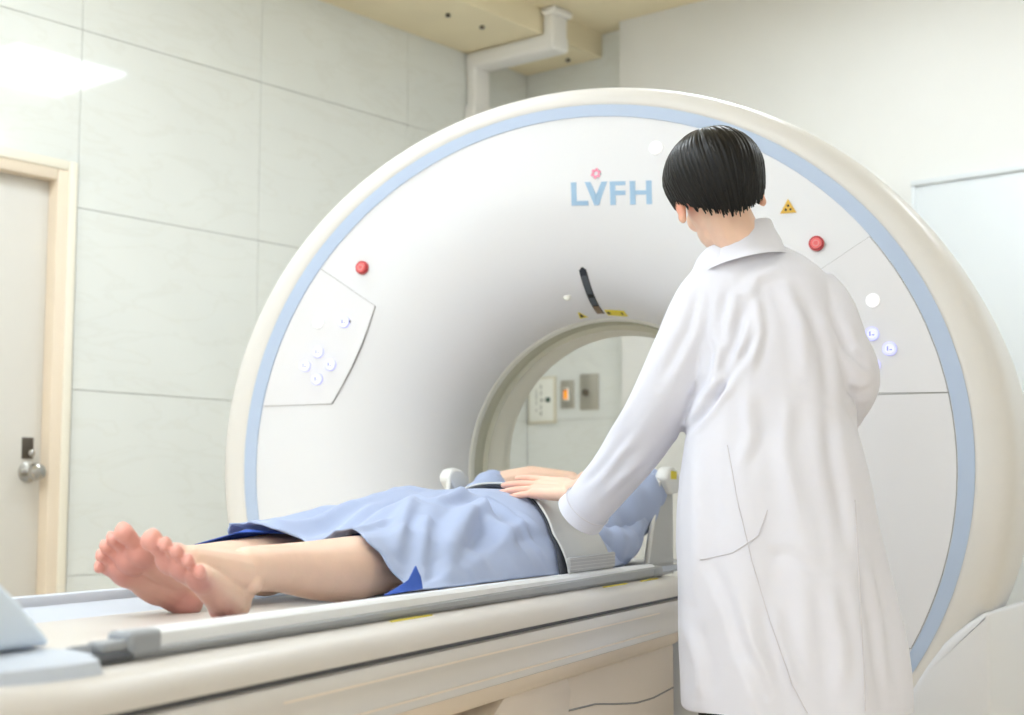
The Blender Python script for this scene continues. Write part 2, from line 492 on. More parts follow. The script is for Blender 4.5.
# recessed ceiling lights, two of them added as fill
def ceiling_light(v, u, label):
    t = rthing('ceiling_light', label, 'ceiling light', (v, u, ZC), 'square ceiling lights')
    V = []
    for s in (0.345, 0.325):
        V += [(-s, -s, -0.001), (s, -s, -0.001), (s, s, -0.001), (-s, s, -0.001), (-s, -s, -0.014), (s, -s, -0.014), (s, s, -0.014), (-s, s, -0.014)]
    F = []
    for i in range(4):
        j = (i + 1) % 4
        F += [(i, j, 4 + j, 4 + i), (8 + i, 12 + i, 12 + j, 8 + j), (4 + i, 4 + j, 12 + j, 12 + i), (i, 8 + i, 8 + j, j)]
    o = mesh('frame', V, F, 'lamp_frame', None, False); o.parent = t
    o = box('diffuser', (-0.324, -0.324, -0.012), (0.324, 0.324, -0.002), 'lamp_diffuser'); o.parent = t
LIGHTS = [(2.17, 1.24, 'square ceiling light above the back of the scanner'),
          (1.25, -0.5, 'square ceiling light left of the patient table'),
          (1.25, -2.3, 'square ceiling light over the door side of the room'),
          (2.7, -2.3, 'square ceiling light in front of the patient table'),
          (1.6, -3.8, 'square ceiling light behind the camera near the door wall'),
          (3.3, -3.9, 'added square fill light in the ceiling just behind the camera'),  # fill lamp added to brighten the back of the coat
          (5.2, -3.4, 'added square fill light in the ceiling at the right behind the camera'),  # fill lamp added to brighten the bore funnel from the right
          (3.9, 1.6, 'square ceiling light to the right of the scanner')]
for l in LIGHTS: ceiling_light(*l)

# ------------------------------------------------------------------ CT scanner
gantry = thing('ct_scanner', 'large white ring-shaped CT scanner with light blue stripe around its face', 'scanner', (0, 0.4, 0))
NT = 160
T = np.linspace(0, 2 * math.pi, NT, endpoint=False)
def ellipse(a, b, zc, y, t=T):
    return np.c_[a * np.cos(t), np.full(len(t), y), zc + b * np.sin(t)]
EA, EB, EZ = 0.967, 0.9286, 0.9943
LR, LZ, LY = 0.425, 0.990, 0.29
K0 = 0.34
def face_pt(t, k):
    """point of the front fairing: k=0 at the blue ring, k=1 at the lip of the bore"""
    x = (1 - k) * EA * np.cos(t) + k * LR * np.cos(t)
    z = (1 - k) * (EZ + EB * np.sin(t)) + k * (LZ + LR * np.sin(t))
    w = np.clip((k - K0) / (1 - K0), 0, 1)
    y = LY * (1 - np.sqrt(np.maximum(0, 1 - w ** 2.0)))
    return np.stack([x, y + 0 * x, z], -1)
ks = [0, 0.1, 0.2, 0.3] + [K0 + (1 - K0) * math.sin(a) for a in np.linspace(0.04, math.pi / 2, 34)]
secs = [face_pt(T, k) for k in ks]
V, F = loft([tuple(map(tuple, s)) for s in secs], caps=False)
mesh('front_fairing', V, F, 'gantry_white', gantry)
# blue stripe, slightly proud
prof = [(EA - 0.001, EB - 0.001, EZ, 0.004), (EA, EB, EZ, -0.003), (1.0057, 0.9504, 1.0037, -0.003), (1.0062, 0.9509, 1.0037, 0.006)]
V, F = loft([ellipse(*p) for p in prof], caps=False); mesh('blue_stripe', V, F, 'ring_blue', gantry, True, 30)
# outer shell
prof = []
for o, y in ((-0.006, 0.004), (0.0, -0.001), (0.012, -0.003), (0.035, -0.001), (0.058, 0.005), (0.074, 0.014), (0.085, 0.028), (0.092, 0.05), (0.097, 0.09), (0.1, 0.15), (0.102, 0.25), (0.102, 0.5), (0.098, 0.7), (0.085, 0.82), (0.06, 0.88), (0.0, 0.91), (-0.2, 0.92), (-0.4, 0.92)):
    a = 1.0057 + o; b = 0.9504 + o * (0.62 if o > 0 else 1)
    prof.append(ellipse(a, b, 1.0037, y))
prof.append(ellipse(0.60, 0.60, 0.995, 0.9))
V, F = loft(prof, caps=False); mesh('housing', V, F, 'gantry_shell', gantry, True, 50)
# bore
lip = []
for r, y in ((0.4285, 0.28), (0.4225, 0.278), (0.4195, 0.284), (0.4185, 0.292), (0.418, 0.305)):
    lip.append(ellipse(r, r, LZ, y))
V, F = loft(lip, caps=False); mesh('bore_lip', V, F, 'lip_white', gantry)
V, F = loft([ellipse(r, r, LZ, y) for r, y in ((0.4175, 0.303), (0.4165, 0.33), (0.414, 0.358), (0.40, 0.362))], caps=False); mesh('scan_window', V, F, 'bore_glass', gantry, True, 40)
V, F = loft([ellipse(r, r, zc, y) for r, zc, y in ((0.4145, 0.99, 0.357), (0.404, 0.995, 0.37), (0.385, 1.006, 0.40), (0.368, 1.016, 0.43), (0.366, 1.016, 0.45), (0.405, 1.0, 0.53), (0.50, 0.995, 0.72), (0.60, 0.995, 0.9))], caps=False)
mesh('bore_liner', V, F, 'bore_liner', gantry)
# laser light slot in the fairing, bent with its curve
def conform(pts_tk, lift, name, m, parent, depth=0.003):
    """closed outline given in (t,k) laid on the fairing"""
    n = len(pts_tk); V = []
    for t, k in pts_tk:
        p = face_pt(np.array(t), k); a = face_pt(np.array(t + 1e-3), k); b = face_pt(np.array(t), min(k + 1e-3, 1.0))
        nr = np.cross(a - p, b - p); nr = nr / np.linalg.norm(nr)
        if nr[1] > 0: nr = -nr
        V.append((p, nr))
    bm = bmesh.new()
    top = [bm.verts.new(tuple(p + nr * lift)) for p, nr in V]; bot = [bm.verts.new(tuple(p - nr * depth)) for p, nr in V]
    h = n // 2
    for i in range(h - 1): bm.faces.new((top[i], top[i + 1], top[n - 2 - i], top[n - 1 - i]))
    for i in range(n): bm.faces.new((top[i], bot[i], bot[(i + 1) % n], top[(i + 1) % n]))
    return from_bm(name, bm, m, parent, True, 40)
def strip(tc, k0, k1, half, n=14, round0=False, round1=False):
    a = []; b = []
    for i in range(n):
        f = i / (n - 1); k = k0 + (k1 - k0) * f
        w = half
        e = (f * (k1 - k0)) * 0.55
        if round0: w = half * math.sqrt(min(1, max(0.02, 1 - (1 - min(1, e / half)) ** 2)))
        r = EA * (1 - k) + LR * k
        a.append((tc - w / r, k)); b.append((tc + w / r, k))
    return a + b[::-1]
H90 = math.pi / 2
conform(strip(H90, 0.775, 0.985, 0.0105, 18, True), 0.0015, 'laser_slot', 'display_black', gantry)
conform(strip(H90, 0.815, 0.90, 0.0085, 8), 0.0022, 'slot_window', 'display_gray', gantry)
conform(strip(H90, 0.917, 0.95, 0.0085, 6), 0.0022, 'slot_window', 'display_gray', gantry)
conform(strip(H90, 0.955, 0.984, 0.0085, 6), 0.0022, 'slot_window', 'display_brown', gantry)
conform(strip(H90 - 0.105, 0.972, 0.992, 0.029, 6), 0.0012, 'laser_label', 'label_yellow', gantry)
for i in range(3):
    conform(strip(H90 - 0.06 - 0.04 * i, 0.978, 0.987, 0.006, 4), 0.0018, 'label_print', 'print_black', gantry)
# small triangle sticker
tri = [(H90 + 0.105, 0.992), (H90 + 0.128, 0.972), (H90 + 0.138, 0.972), (H90 + 0.16, 0.992)]
conform(tri, 0.0012, 'warning_sticker', 'label_yellow', gantry)
conform([(H90 + 0.122, 0.989), (H90 + 0.129, 0.979), (H90 + 0.137, 0.979), (H90 + 0.144, 0.989)], 0.0018, 'sticker_print', 'print_black', gantry)
# microphone lens
p = face_pt(np.array(H90 + 0.14), 0.9)
bm = bmesh.new(); bmesh.ops.create_uvsphere(bm, u_segments=16, v_segments=8, radius=0.012)
for v in bm.verts: v.co = Vector((v.co.x, v.co.y * 0.4, v.co.z)) + Vector(p)
from_bm('intercom_lens', bm, 'lip_white', gantry)

def disc(name, x, z, r, m, parent, y0=-0.006, depth=0.01, seg=24, bev=0.001, y_front=None):
    bm = bmesh.new()
    bmesh.ops.create_cone(bm, cap_ends=True, segments=seg, radius1=r, radius2=r * 0.94, depth=depth)
    R = Matrix.Rotation(math.pi / 2, 4, 'X')
    bmesh.ops.transform(bm, matrix=Matrix.Translation((x, y0 + depth / 2, z)) @ R, verts=bm.verts)
    return from_bm(name, bm, m, parent, True, 40)
def ring_disc(name, x, z, r0, r1, m, parent, y=-0.008, d=0.008, n=28):
    t = np.linspace(0, 2 * math.pi, n, endpoint=False)
    def c(r, yy): return np.c_[x + r * np.cos(t), np.full(n, yy), z + r * np.sin(t)]
    secs = [c(r1, y + d), c(r1, y + 0.001), c(r1 - 0.001, y), c(r0 + 0.001, y), c(r0, y + 0.001), c(r0, y + d)]
    V, F = loft(secs, caps=False); return mesh(name, V, F, m, parent, True, 40)

# control panels with their seams
def arc_ring(z0, z1, sgn, n=14, s=0.9975):
    t0 = math.asin((z0 - EZ) / EB); t1 = math.asin((z1 - EZ) / EB)
    return [(sgn * EA * s * math.cos(t), EZ + EB * s * math.sin(t)) for t in np.linspace(t0, t1, n)]
def grow(pts, d):
    c = np.mean(np.array(pts), 0); out = []
    P = np.array(pts); n = len(P)
    area = sum(P[i][0] * P[(i + 1) % n][1] - P[(i + 1) % n][0] * P[i][1] for i in range(n))
    sg = 1 if area > 0 else -1
    for i in range(n):
        e0 = P[i] - P[i - 1]; e1 = P[(i + 1) % n] - P[i]
        n0 = np.array([e0[1], -e0[0]]) / np.linalg.norm(e0); n1 = np.array([e1[1], -e1[0]]) / np.linalg.norm(e1)
        m = n0 + n1; m = m / np.linalg.norm(m); m = m / max(0.4, np.dot(m, n0))
        out.append(tuple(P[i] + sg * d * m))
    return out
panels = {}
for sgn, ztop, zbot in ((-1, 1.562, 1.173), (1, 1.548, 1.158)):
    ins = [(sgn * 0.588, 1.444 if sgn < 0 else 1.432)] + [(sgn * (0.588 + 0.134 * f - 0.012 * math.sin(math.pi * f)), (1.444 if sgn < 0 else 1.432) - 0.271 * f) for f in (0.2, 0.4, 0.6, 0.8, 1.0)]
    pts = arc_ring(zbot, ztop, sgn) + ins
    pn = prism('control_panel', grow(pts, -0.0008), 1, -0.0032, 0.004, 'panel_white', gantry)
    pn['label'] = 'white control panel with round blue buttons on the scanner face'
    prism('panel_seam', grow(pts, 0.0004), 1, -0.0012, 0.004, 'gap_gray', pn)
    panels[sgn] = pn
pts = arc_ring(0.55, 1.1568, 1) + [(0.74, 1.1568), (0.62, 0.55)]
pn = prism('lower_panel', grow(pts, -0.001), 1, -0.0022, 0.004, 'panel_white', gantry)
prism('panel_seam', grow(pts, 0.0006), 1, -0.0008, 0.004, 'gap_gray', pn)

for sgn in (-1, 1):
    pn = panels[sgn]
    dz = 0.0 if sgn < 0 else -0.02
    disc('white_lamp', sgn * (0.768 if sgn < 0 else 0.779), 1.407 + dz, 0.0172, 'lamp_cap', pn, -0.008)
    for x, z, mark in ((0.684, 1.404, 'dash'), (0.767, 1.322, 'arrow'), (0.808, 1.284, 'out'), (0.727, 1.284, 'in'), (0.769, 1.245, 'down')):
        x = x * sgn if sgn < 0 else x + 0.008; z = z + dz * 0.85
        b = disc('button', x, z, 0.0168, 'button_face', pn, -0.0085)
        ring_disc('button_ring', x, z, 0.0112, 0.0168, 'button_glow', b, -0.0095)
        box('button_mark', (x - 0.006, -0.0098, z - 0.005), (x - 0.003, -0.0083, z + 0.006), 'button_mark', b)
        box('button_mark', (x, -0.0098, z - 0.004), (x + 0.006, -0.0083, z - 0.0015), 'button_mark', b)
disc('indicator_dot', -0.668, 1.404, 0.004, 'print_black', panels[-1], -0.006)
disc('white_lamp', 0.232, 1.819, 0.0175, 'lamp_cap', gantry, -0.006)
for x, z in ((0.645, 1.537), (-0.629, 1.555)):
    b = disc('emergency_stop', x, z, 0.0145, 'red_button', gantry, -0.015, 0.017); b['label'] = 'red emergency stop button on the scanner face'
    ring_disc('stop_collar', x, z, 0.0135, 0.019, 'red_ring', b, -0.010, 0.010)
    ring_disc('stop_arrow', x, z, 0.006, 0.0085, 'red_light', b, -0.0165, 0.003)
# warning triangle
s = prism('warning_sign', [(0.555, 1.62), (0.596, 1.62), (0.5755, 1.656)], 1, -0.003, 0.003, 'sign_yellow', gantry)
for dx, dz in ((-0.006, 0.008), (0.006, 0.008), (0.0, 0.018)):
    disc('sign_print', 0.5755 + dx, 1.6205 + dz, 0.0034, 'print_black', s, -0.0038, 0.003, 10)
# lettering
def face_y(x, z):
    lo, hi = 0.0, 1.0
    for _ in range(30):
        k = (lo + hi) / 2
        a = (1 - k) * EA + k * LR; b = (1 - k) * EB + k * LR; c = (1 - k) * EZ + k * LZ
        if (x / a) ** 2 + ((z - c) / b) ** 2 < 1: lo = k
        else: hi = k
    return float(face_pt(np.array(0.0), lo)[1])
def letter(name, polys, m='logo_blue'):
    bm = bmesh.new()
    for pts in polys:
        b = prism_bm(pts, 1, -0.0014, 0.004); me = bpy.data.meshes.new('t'); b.to_mesh(me); b.free(); bm.from_mesh(me); bpy.data.meshes.remove(me)
    for v in bm.verts:
        v.co.z -= 0.062 * (v.co.x - 0.107)                       # the print runs slightly downhill and follows the fairing
        v.co.y += face_y(v.co.x, v.co.z)
    return from_bm(name, bm, m, gantry, False)
zt, zb_ = 1.7405, 1.6785
w = 0.0152
letter('letter_l', [[(-0.005, zt), (-0.005 + w, zt), (-0.005 + w, zb_ + 0.012), (0.042, zb_ + 0.012), (0.042, zb_), (-0.005, zb_)]])
letter('letter_v', [[(0.034, zt), (0.050, zt), (0.0655, zb_ + 0.028), (0.081, zt), (0.097, zt), (0.072, zb_), (0.059, zb_)]])
letter('letter_f', [[(0.104, zb_), (0.104, zt), (0.147, zt), (0.147, zt - 0.0105), (0.104 + w, zt - 0.0105), (0.104 + w, zt - 0.025), (0.147, zt - 0.025), (0.147, zt - 0.0365), (0.104 + w, zt - 0.0365), (0.104 + w, zb_)]])
letter('letter_h', [[(0.159, zb_), (0.159, zt), (0.159 + w, zt), (0.159 + w, zt - 0.0255), (0.219 - w, zt - 0.0255), (0.219 - w, zt), (0.219, zt), (0.219, zb_), (0.219 - w, zb_), (0.219 - w, zt - 0.0365), (0.159 + w, zt - 0.0365), (0.159 + w, zb_)]])
n = 48; tt = np.linspace(0, 2 * math.pi, n, endpoint=False)
ro = 0.0125 + 0.0022 * np.cos(6 * (tt - 0.3)); cx, cz = 0.066, 1.7655
secs = [np.c_[cx + r * np.cos(tt), np.full(n, y), cz + r * np.sin(tt)] for r, y in ((ro, 0.003), (ro, -0.0022), (np.full(n, 0.0058), -0.0022), (np.full(n, 0.0058), 0.003))]
V, F = loft(secs, caps=False); mesh('logo_flower', V, F, 'logo_pink', gantry, False)
for i in range(6):
    a = 0.3 + math.pi / 6 + i * math.pi / 3
    ring_disc('petal_gap', cx + 0.0125 * math.cos(a), cz + 0.0125 * math.sin(a), 0.0008, 0.0024, 'gantry_white', gantry, -0.0028, 0.004, 8)
# base fairings either side
for sgn in (-1, 1):
    pts = [(0.60, 0.0), (0.70, 0.2), (0.78, 0.345), (0.769, 0.345), (0.805, 0.401), (0.846, 0.454), (0.884, 0.514), (0.924, 0.567), (0.950, 0.591), (0.982, 0.617), (1.014, 0.639), (1.028, 0.643), (1.02, 0.0)]
    bm = prism_bm([(sgn * x, z) for x, z in pts], 1, -0.010, 0.80)
    for v in bm.verts:
        if v.co.y > 0.4 and abs(v.co.x) > 0.9: v.co.x += sgn * 0.095 * (abs(v.co.x) - 0.9) / 0.12
    bmesh.ops.bevel(bm, geom=[e for e in bm.edges if e.calc_face_angle(0) > 0.4], offset=0.012, segments=3, affect='EDGES', profile=0.5)
    from_bm('base_fairing', bm, 'gantry_white', gantry)
box('base_plinth', (-0.9, 0.1, 0.0), (0.9, 0.8, 0.2), 'gantry_shell', gantry, 0.02)

# ------------------------------------------------------------------ patient table
table = thing('patient_table', 'long white scanner table with grey side band carrying the patient', 'table', (0, -1.2, 0))
# main body: rounded section, rounded foot end
def body_sections(prof, y0, y1, rc, n_end=8):
    """prof: list of (x,z) around the section for x>=0 (top to bottom); mirrored. foot end rounded in plan with radius rc"""
    secs = []
    ys = [y0 + rc * (1 - math.sin(a)) for a in np.linspace(math.pi / 2, 0, n_end)] + list(np.linspace(y0 + rc, y1, 6)[1:])
    xm = max(p[0] for p in prof)
    for y in ys:
        dd = 0.0 if y >= y0 + rc else rc - math.sqrt(max(0, rc * rc - (y0 + rc - y) ** 2))
        ring = [(max(0.001, x * (xm - dd) / xm), y, z) for x, z in prof]
        ring += [(-x, yy, z) for x, yy, z in ring[::-1]]
        secs.append(ring)
    return secs
up = [(0.05, 0.716), (0.2, 0.716), (0.27, 0.716), (0.30, 0.714), (0.318, 0.708), (0.329, 0.697), (0.333, 0.684), (0.333, 0.674), (0.30, 0.672), (0.05, 0.672)]
V, F = loft(body_sections(up, -2.66, -0.08, 0.30, 14)); mesh('table_body', V, F, 'table_white', table, True, 40)
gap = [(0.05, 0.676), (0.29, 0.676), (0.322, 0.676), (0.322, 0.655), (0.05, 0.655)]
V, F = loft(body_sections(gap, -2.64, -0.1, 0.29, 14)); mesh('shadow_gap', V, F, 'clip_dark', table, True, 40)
bd = [(0.05, 0.667), (0.318, 0.667), (0.330, 0.663), (0.333, 0.655), (0.333, 0.640), (0.330, 0.634), (0.330, 0.606), (0.333, 0.600), (0.333, 0.590), (0.326, 0.587), (0.05, 0.587)]
V, F = loft(body_sections(bd, -2.66, -0.09, 0.30, 14)); b = mesh('side_band', V, F, 'band_gray', table, True, 28)
for z0 in (0.6435, 0.603):
    box('band_groove', (0.329, -2.0, z0 - 0.0014), (0.3338, -0.35, z0 + 0.0014), 'skirt_beige', b)
sk = [(0.05, 0.589), (0.322, 0.588), (0.318, 0.575), (0.30, 0.555), (0.285, 0.547), (0.05, 0.547)]
V, F = loft(body_sections(sk, -2.62, -0.1, 0.30, 14)); mesh('lower_skirt', V, F, 'skirt_beige', table, True, 40)
# pedestal
pts = [(-0.82, 0.0), (-0.82, 0.42), (-0.80, 0.55), (-0.012, 0.55), (-0.012, 0.0)]
pd = prism('pedestal', pts, 0, -0.27, 0.27, 'skirt_beige', table, 0.012, 2)
V, F = tube([(0.2705, y, float(np.interp(y, [-.8, -.62, -.5, -.34, -.2, -.02], [.478, .470, .455, .437, .432, .438]))) for y in np.linspace(-0.79, -0.03, 24)], 0.002, 6)
mesh('pedestal_seam', V, F, 'gap_gray', pd)
pts = [(-1.55, 0.0), (-1.50, 0.30), (-1.35, 0.45), (-1.15, 0.55), (-0.82, 0.55), (-0.80, 0.52), (-0.815, 0.47), (-0.84, 0.42), (-0.85, 0.0)]
prism('pedestal_column', pts, 0, -0.283, 0.283, 'skirt_beige', table, 0.012, 2)
# foot cover lying on the body beyond the cradle
fc = [(0.05, 0.737), (0.2, 0.737), (0.262, 0.736), (0.288, 0.733), (0.302, 0.726), (0.307, 0.712), (0.05, 0.712)]
V, F = loft(body_sections(fc, -2.62, -2.325, 0.26, 14)); mesh('foot_cover', V, F, 'table_top', table, True, 40)
# cradle: shallow concave board with raised grey rails
def cradle_z(x): return 0.698 + 0.040 * (abs(x) / 0.26) ** 2.2
xs = np.linspace(-0.262, 0.262, 25)
top = [(x, cradle_z(x)) for x in xs]; bot = [(x, cradle_z(x) - 0.014) for x in xs[::-1]]
prism('cradle', top + bot, 1, -2.322, 0.10, 'table_top', table)
for sgn in (-1, 1):
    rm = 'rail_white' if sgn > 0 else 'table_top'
    pts = [(0.246, 0.739), (0.252, 0.748), (0.262, 0.750), (0.272, 0.7485), (0.2775, 0.743), (0.2775, 0.722), (0.246, 0.722)]
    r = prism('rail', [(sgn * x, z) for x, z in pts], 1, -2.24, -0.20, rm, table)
    secs = []
    for y, zt in ((-2.24, .729), (-1.5, .732), (-0.8, .737), (-0.20, .742)):
        secs.append([(sgn * x, y, z) for x, z in ((.25, zt), (.2785, zt), (.2815, zt - .003), (.281, .723), (.276, .7165), (.25, .7165))])
    V, F = loft(secs); mesh('rail_side', V, F, 'rail_gray', r, True, 30)
    c = box('rail_clip', (sgn * 0.265 - 0.018, -2.245, 0.720), (sgn * 0.265 + 0.018, -2.185, 0.7495), 'clip_gray', table, 0.007, 3)
    box('clip_tip', (sgn * 0.268 - 0.014, -2.305, 0.7165), (sgn * 0.268 + 0.014, -2.235, 0.7275), 'clip_dark', c, 0.004, 3)
    box('clip_bar', (sgn * 0.265 - 0.014, -2.285, 0.726), (sgn * 0.265 + 0.012, -2.235, 0.7405), 'clip_gray', c, 0.005, 3)
    box('rail_end', (sgn * 0.265 - 0.017, -0.225, 0.716), (sgn * 0.265 + 0.017, -0.14, 0.7425), 'clip_gray', table, 0.008, 3)
for y0, y1 in ((-1.62, -1.48), (-0.62, -0.46), (-0.35, -0.22)):
    box('table_sticker', (0.287, y0, 0.7145), (0.292, y1, 0.7166), 'label_yellow', table)

# arm support at the head end of the cradle
sup = thing('arm_support', 'white arm support with yellow label at the head end of the table', 'arm rest', (0, -0.08, 0.72))
for sgn in (-1, 1):
    dy = 0.0 if sgn > 0 else -0.06; dx = 0.0 if sgn > 0 else 0.05
    f = lambda x, z: sgn * (x + dx * (z - 0.7) / 0.28)
    pts = [(-0.20 + dy, 0.715), (-0.185 + dy, 0.75), (-0.105 + dy, 0.90), (-0.075 + dy, 0.955), (-0.02 + dy, 0.955), (0.05 + dy, 0.93), (0.05 + dy, 0.715)]
    bm = prism_bm(pts, 0, 0.246, 0.252)
    for v in bm.verts: v.co.x = f(v.co.x, v.co.z)
    w = from_bm('side_plate', bm, 'support_gray', sup)
    # white border along the sloping front edge
    path = [(f(0.252, z), y, z) for y, z in pts[:4]]
    V, F = tube(path, 0.007, 8); mesh('front_edge', V, F, 'support_white', w)
    # rounded end cap that cups the elbow
    cap_pts = [(-0.085, 0.955), (-0.075, 0.972), (-0.055, 0.983), (-0.03, 0.987), (0.005, 0.983), (0.03, 0.965), (0.04, 0.94), (0.02, 0.92), (-0.05, 0.915)]
    bm = prism_bm([(y + dy, z) for y, z in cap_pts], 0, 0.243, 0.278, 0.009, 3)
    for v in bm.verts: v.co.x = f(v.co.x, v.co.z)
    c = from_bm('end_cap', bm, 'support_white', sup)
    bm = box_bm((0.2772, -0.055 + dy, 0.955), (0.2795, -0.005 + dy, 0.975))
    for v in bm.verts: v.co.x = f(v.co.x, v.co.z)
    from_bm('yellow_label', bm, 'label_yellow', c)
box('base_plate', (-0.25, -0.19, 0.742), (0.25, 0.10, 0.75), 'support_white', sup, 0.003)

# wedge cushion at the foot end
cu = prism('wedge_cushion', [(-2.315, 0.739), (-2.375, 0.79), (-2.42, 0.822), (-2.50, 0.838), (-2.80, 0.838), (-2.83, 0.80), (-2.83, 0.739)], 0, -0.24, 0.24, 'pad_blue', None, 0.012, 3)
tag(cu, 'pale blue wedge cushion at the foot end of the scanner table', 'cushion')

# ------------------------------------------------------------------ people: shared anatomy
def basis(f, side):
    f = np.array(f, float); f /= np.linalg.norm(f)
    s = np.array(side, float); s = s - f * np.dot(s, f); s /= np.linalg.norm(s)
    return f, s
def foot(B, heel, f, med, up):
    """f: heel to toes in the sole, med: towards the big toe, up: towards the instep"""
    heel = np.array(heel)
    R = np.c_[f, med, up]
    P = lambda a, b, c: heel + R @ np.array([a, b, c])
    B.ell(P(.030, .0, .036), (.038, .030, .037), R)
    B.ell(P(.040, .0, .060), (.036, .029, .038), R)
    B.cap(P(.045, -.004, .034), .031, P(.148, -.024, .021), .0205)
    B.cap(P(.050, .006, .048), .031, P(.165, .022, .026), .0245)
    B.cap(P(.060, .0, .072), .034, P(.150, .008, .036), .024)
    B.ell(P(.168, .023, .021), (.029, .0245, .0215), R)
    B.ell(P(.163, .0, .0195), (.030, .022, .020), R)
    B.ell(P(.148, -.025, .018), (.033, .0205, .0185), R)
    B.ell(P(.10, -.022, .018), (.05, .017, .017), R)
    toes = [((.184, .029, .021), (.219, .032, .025), .0120, .0148), ((.186, .006, .022), (.218, .0075, .028), .0072, .0090),
            ((.181, -.011, .021), (.211, -.0115, .027), .0068, .0086), ((.172, -.026, .020), (.200, -.029, .025), .0065, .0082),
            ((.158, -.039, .018), (.184, -.045, .022), .0065, .0082)]
    for a, b, ra, rb in toes:
        B.cap(P(*a), ra, P(*b), rb)
        B.ell(P(b[0] - .001, b[1], b[2] - .004), (rb * 1.05, rb * 1.03, rb * 0.95), R)
        # nail bed on the upper side
        B.ell(P(b[0] + .003, b[1], b[2] + rb * 0.72), (rb * .62, rb * .62, rb * .25), R)
    B.ell(P(.050, .030, .080), (.016, .011, .016), R)
    B.ell(P(.042, -.030, .072), (.015, .011, .015), R)
    ank = P(.044, 0, .088)
    B.cap(P(.040, 0, .05), .033, ank, .034)
    B.cap(P(.018, 0, .055), .02, P(.016, 0, .11), .016)
    return ank

def hand(B, W, f, side, curl=0.25, thumb=True, spread=0.12, scale=1.0):
    """W wrist, f towards the fingertips, side towards the little finger"""
    f, s = basis(f, side)
    up = np.cross(f, s)
    if up[2] < 0: up = -up
    W = np.array(W, float); k = scale
    P = lambda a, b, c: W + k * (f * a + s * b + up * c)
    heads = [(.086, -.030), (.090, -.010), (.086, .010), (.078, .027)]
    for a, b in heads:
        B.cap(P(.0, b * .55, .0), .0155 * k, P(a, b, .002), .0105 * k)
    B.ell(P(.045, 0, -.003), np.array([.04, .032, .013]) * k, np.c_[f, s, up])
    lens = [(.036, .023, .020), (.041, .026, .021), (.037, .024, .020), (.028, .018, .018)]
    for i, ((a, b), L) in enumerate(zip(heads, lens)):
        sp = (i - 1.2) * spread
        p = P(a, b, .002); ang = -curl * 0.2
        r = [.0092, .0083, .0076, .0064] if i < 3 else [.008, .0072, .0066, .0056]
        for j, l in enumerate(L):
            ang += curl * (0.55 if j == 0 else 0.6)
            d = f * math.cos(ang) * math.cos(sp) + s * math.sin(sp) * math.cos(ang) - up * math.sin(ang)
            q = p + k * l * d
            B.cap(p, r[j] * k, q, r[j + 1] * k, 12); p = q
    if thumb:
        p = P(.015, -.024, -.004)
        for l, r0, r1, o in ((.042, .0145, .0105, .75), (.030, .0105, .009, .45), (.024, .009, .0072, .3)):
            q = p + k * l * (f * math.cos(o) - s * math.sin(o) - up * 0.15)
            B.cap(p, r0 * k, q, r1 * k, 12); p = q

def head(B, c, R, neck_to=None):
    """local axes of R: x right, y to the face, z up; c between the ears"""
    c = np.array(c); R = np.array(R)
    P = lambda x, y, z: c + R @ np.array([x, y, z])
    E = lambda p, r: B.ell(P(*p), r, R)
    E((0, -.012, .032), (.072, .090, .080)); E((0, .010, -.015), (.062, .072, .070))
    E((0, .035, -.055), (.050, .052, .050)); E((0, .068, -.088), (.020, .018, .016))
    E((.034, .062, -.022), (.022, .022, .024)); E((-.034, .062, -.022), (.022, .022, .024))
    E((0, .072, .03), (.05, .02, .03))
    B.cap(P(0, .084, .008), .008, P(0, .102, -.028), .0115); E((.011, .094, -.03), (.008, .008, .007)); E((-.011, .094, -.03), (.008, .008, .007))
    E((0, .085, -.053), (.022, .009, .006)); E((0, .084, -.062), (.019, .009, .007))
    for s in (-1, 1):
        E((s * .078, -.004, -.010), (.009, .019, .030)); E((s * .080, -.001, -.036), (.008, .009, .011)); E((s * .083, -.012, .004), (.006, .014, .018))
        E((s * .03, .078, .004), (.014, .01, .006))
    if neck_to is not None:
        B.cap(P(0, -.02, -.05), .044, neck_to, .048); B.cap(P(0, -.005, -.06), .041, neck_to, .045)
    return P

def eyes(P, R, parent):
    for s in (-1, 1):
        bm = bmesh.new(); bmesh.ops.create_uvsphere(bm, u_segments=12, v_segments=8, radius=0.0115)
        for v in bm.verts: v.co += Vector(P(s * .03, .0765, .004))
        e = from_bm('eye', bm, 'eye_white', parent)
        bm = bmesh.new(); bmesh.ops.create_uvsphere(bm, u_segments=12, v_segments=8, radius=0.006)
        for v in bm.verts: v.co += Vector(P(s * .03, .0828, .004))
        from_bm('iris', bm, 'print_black', e)

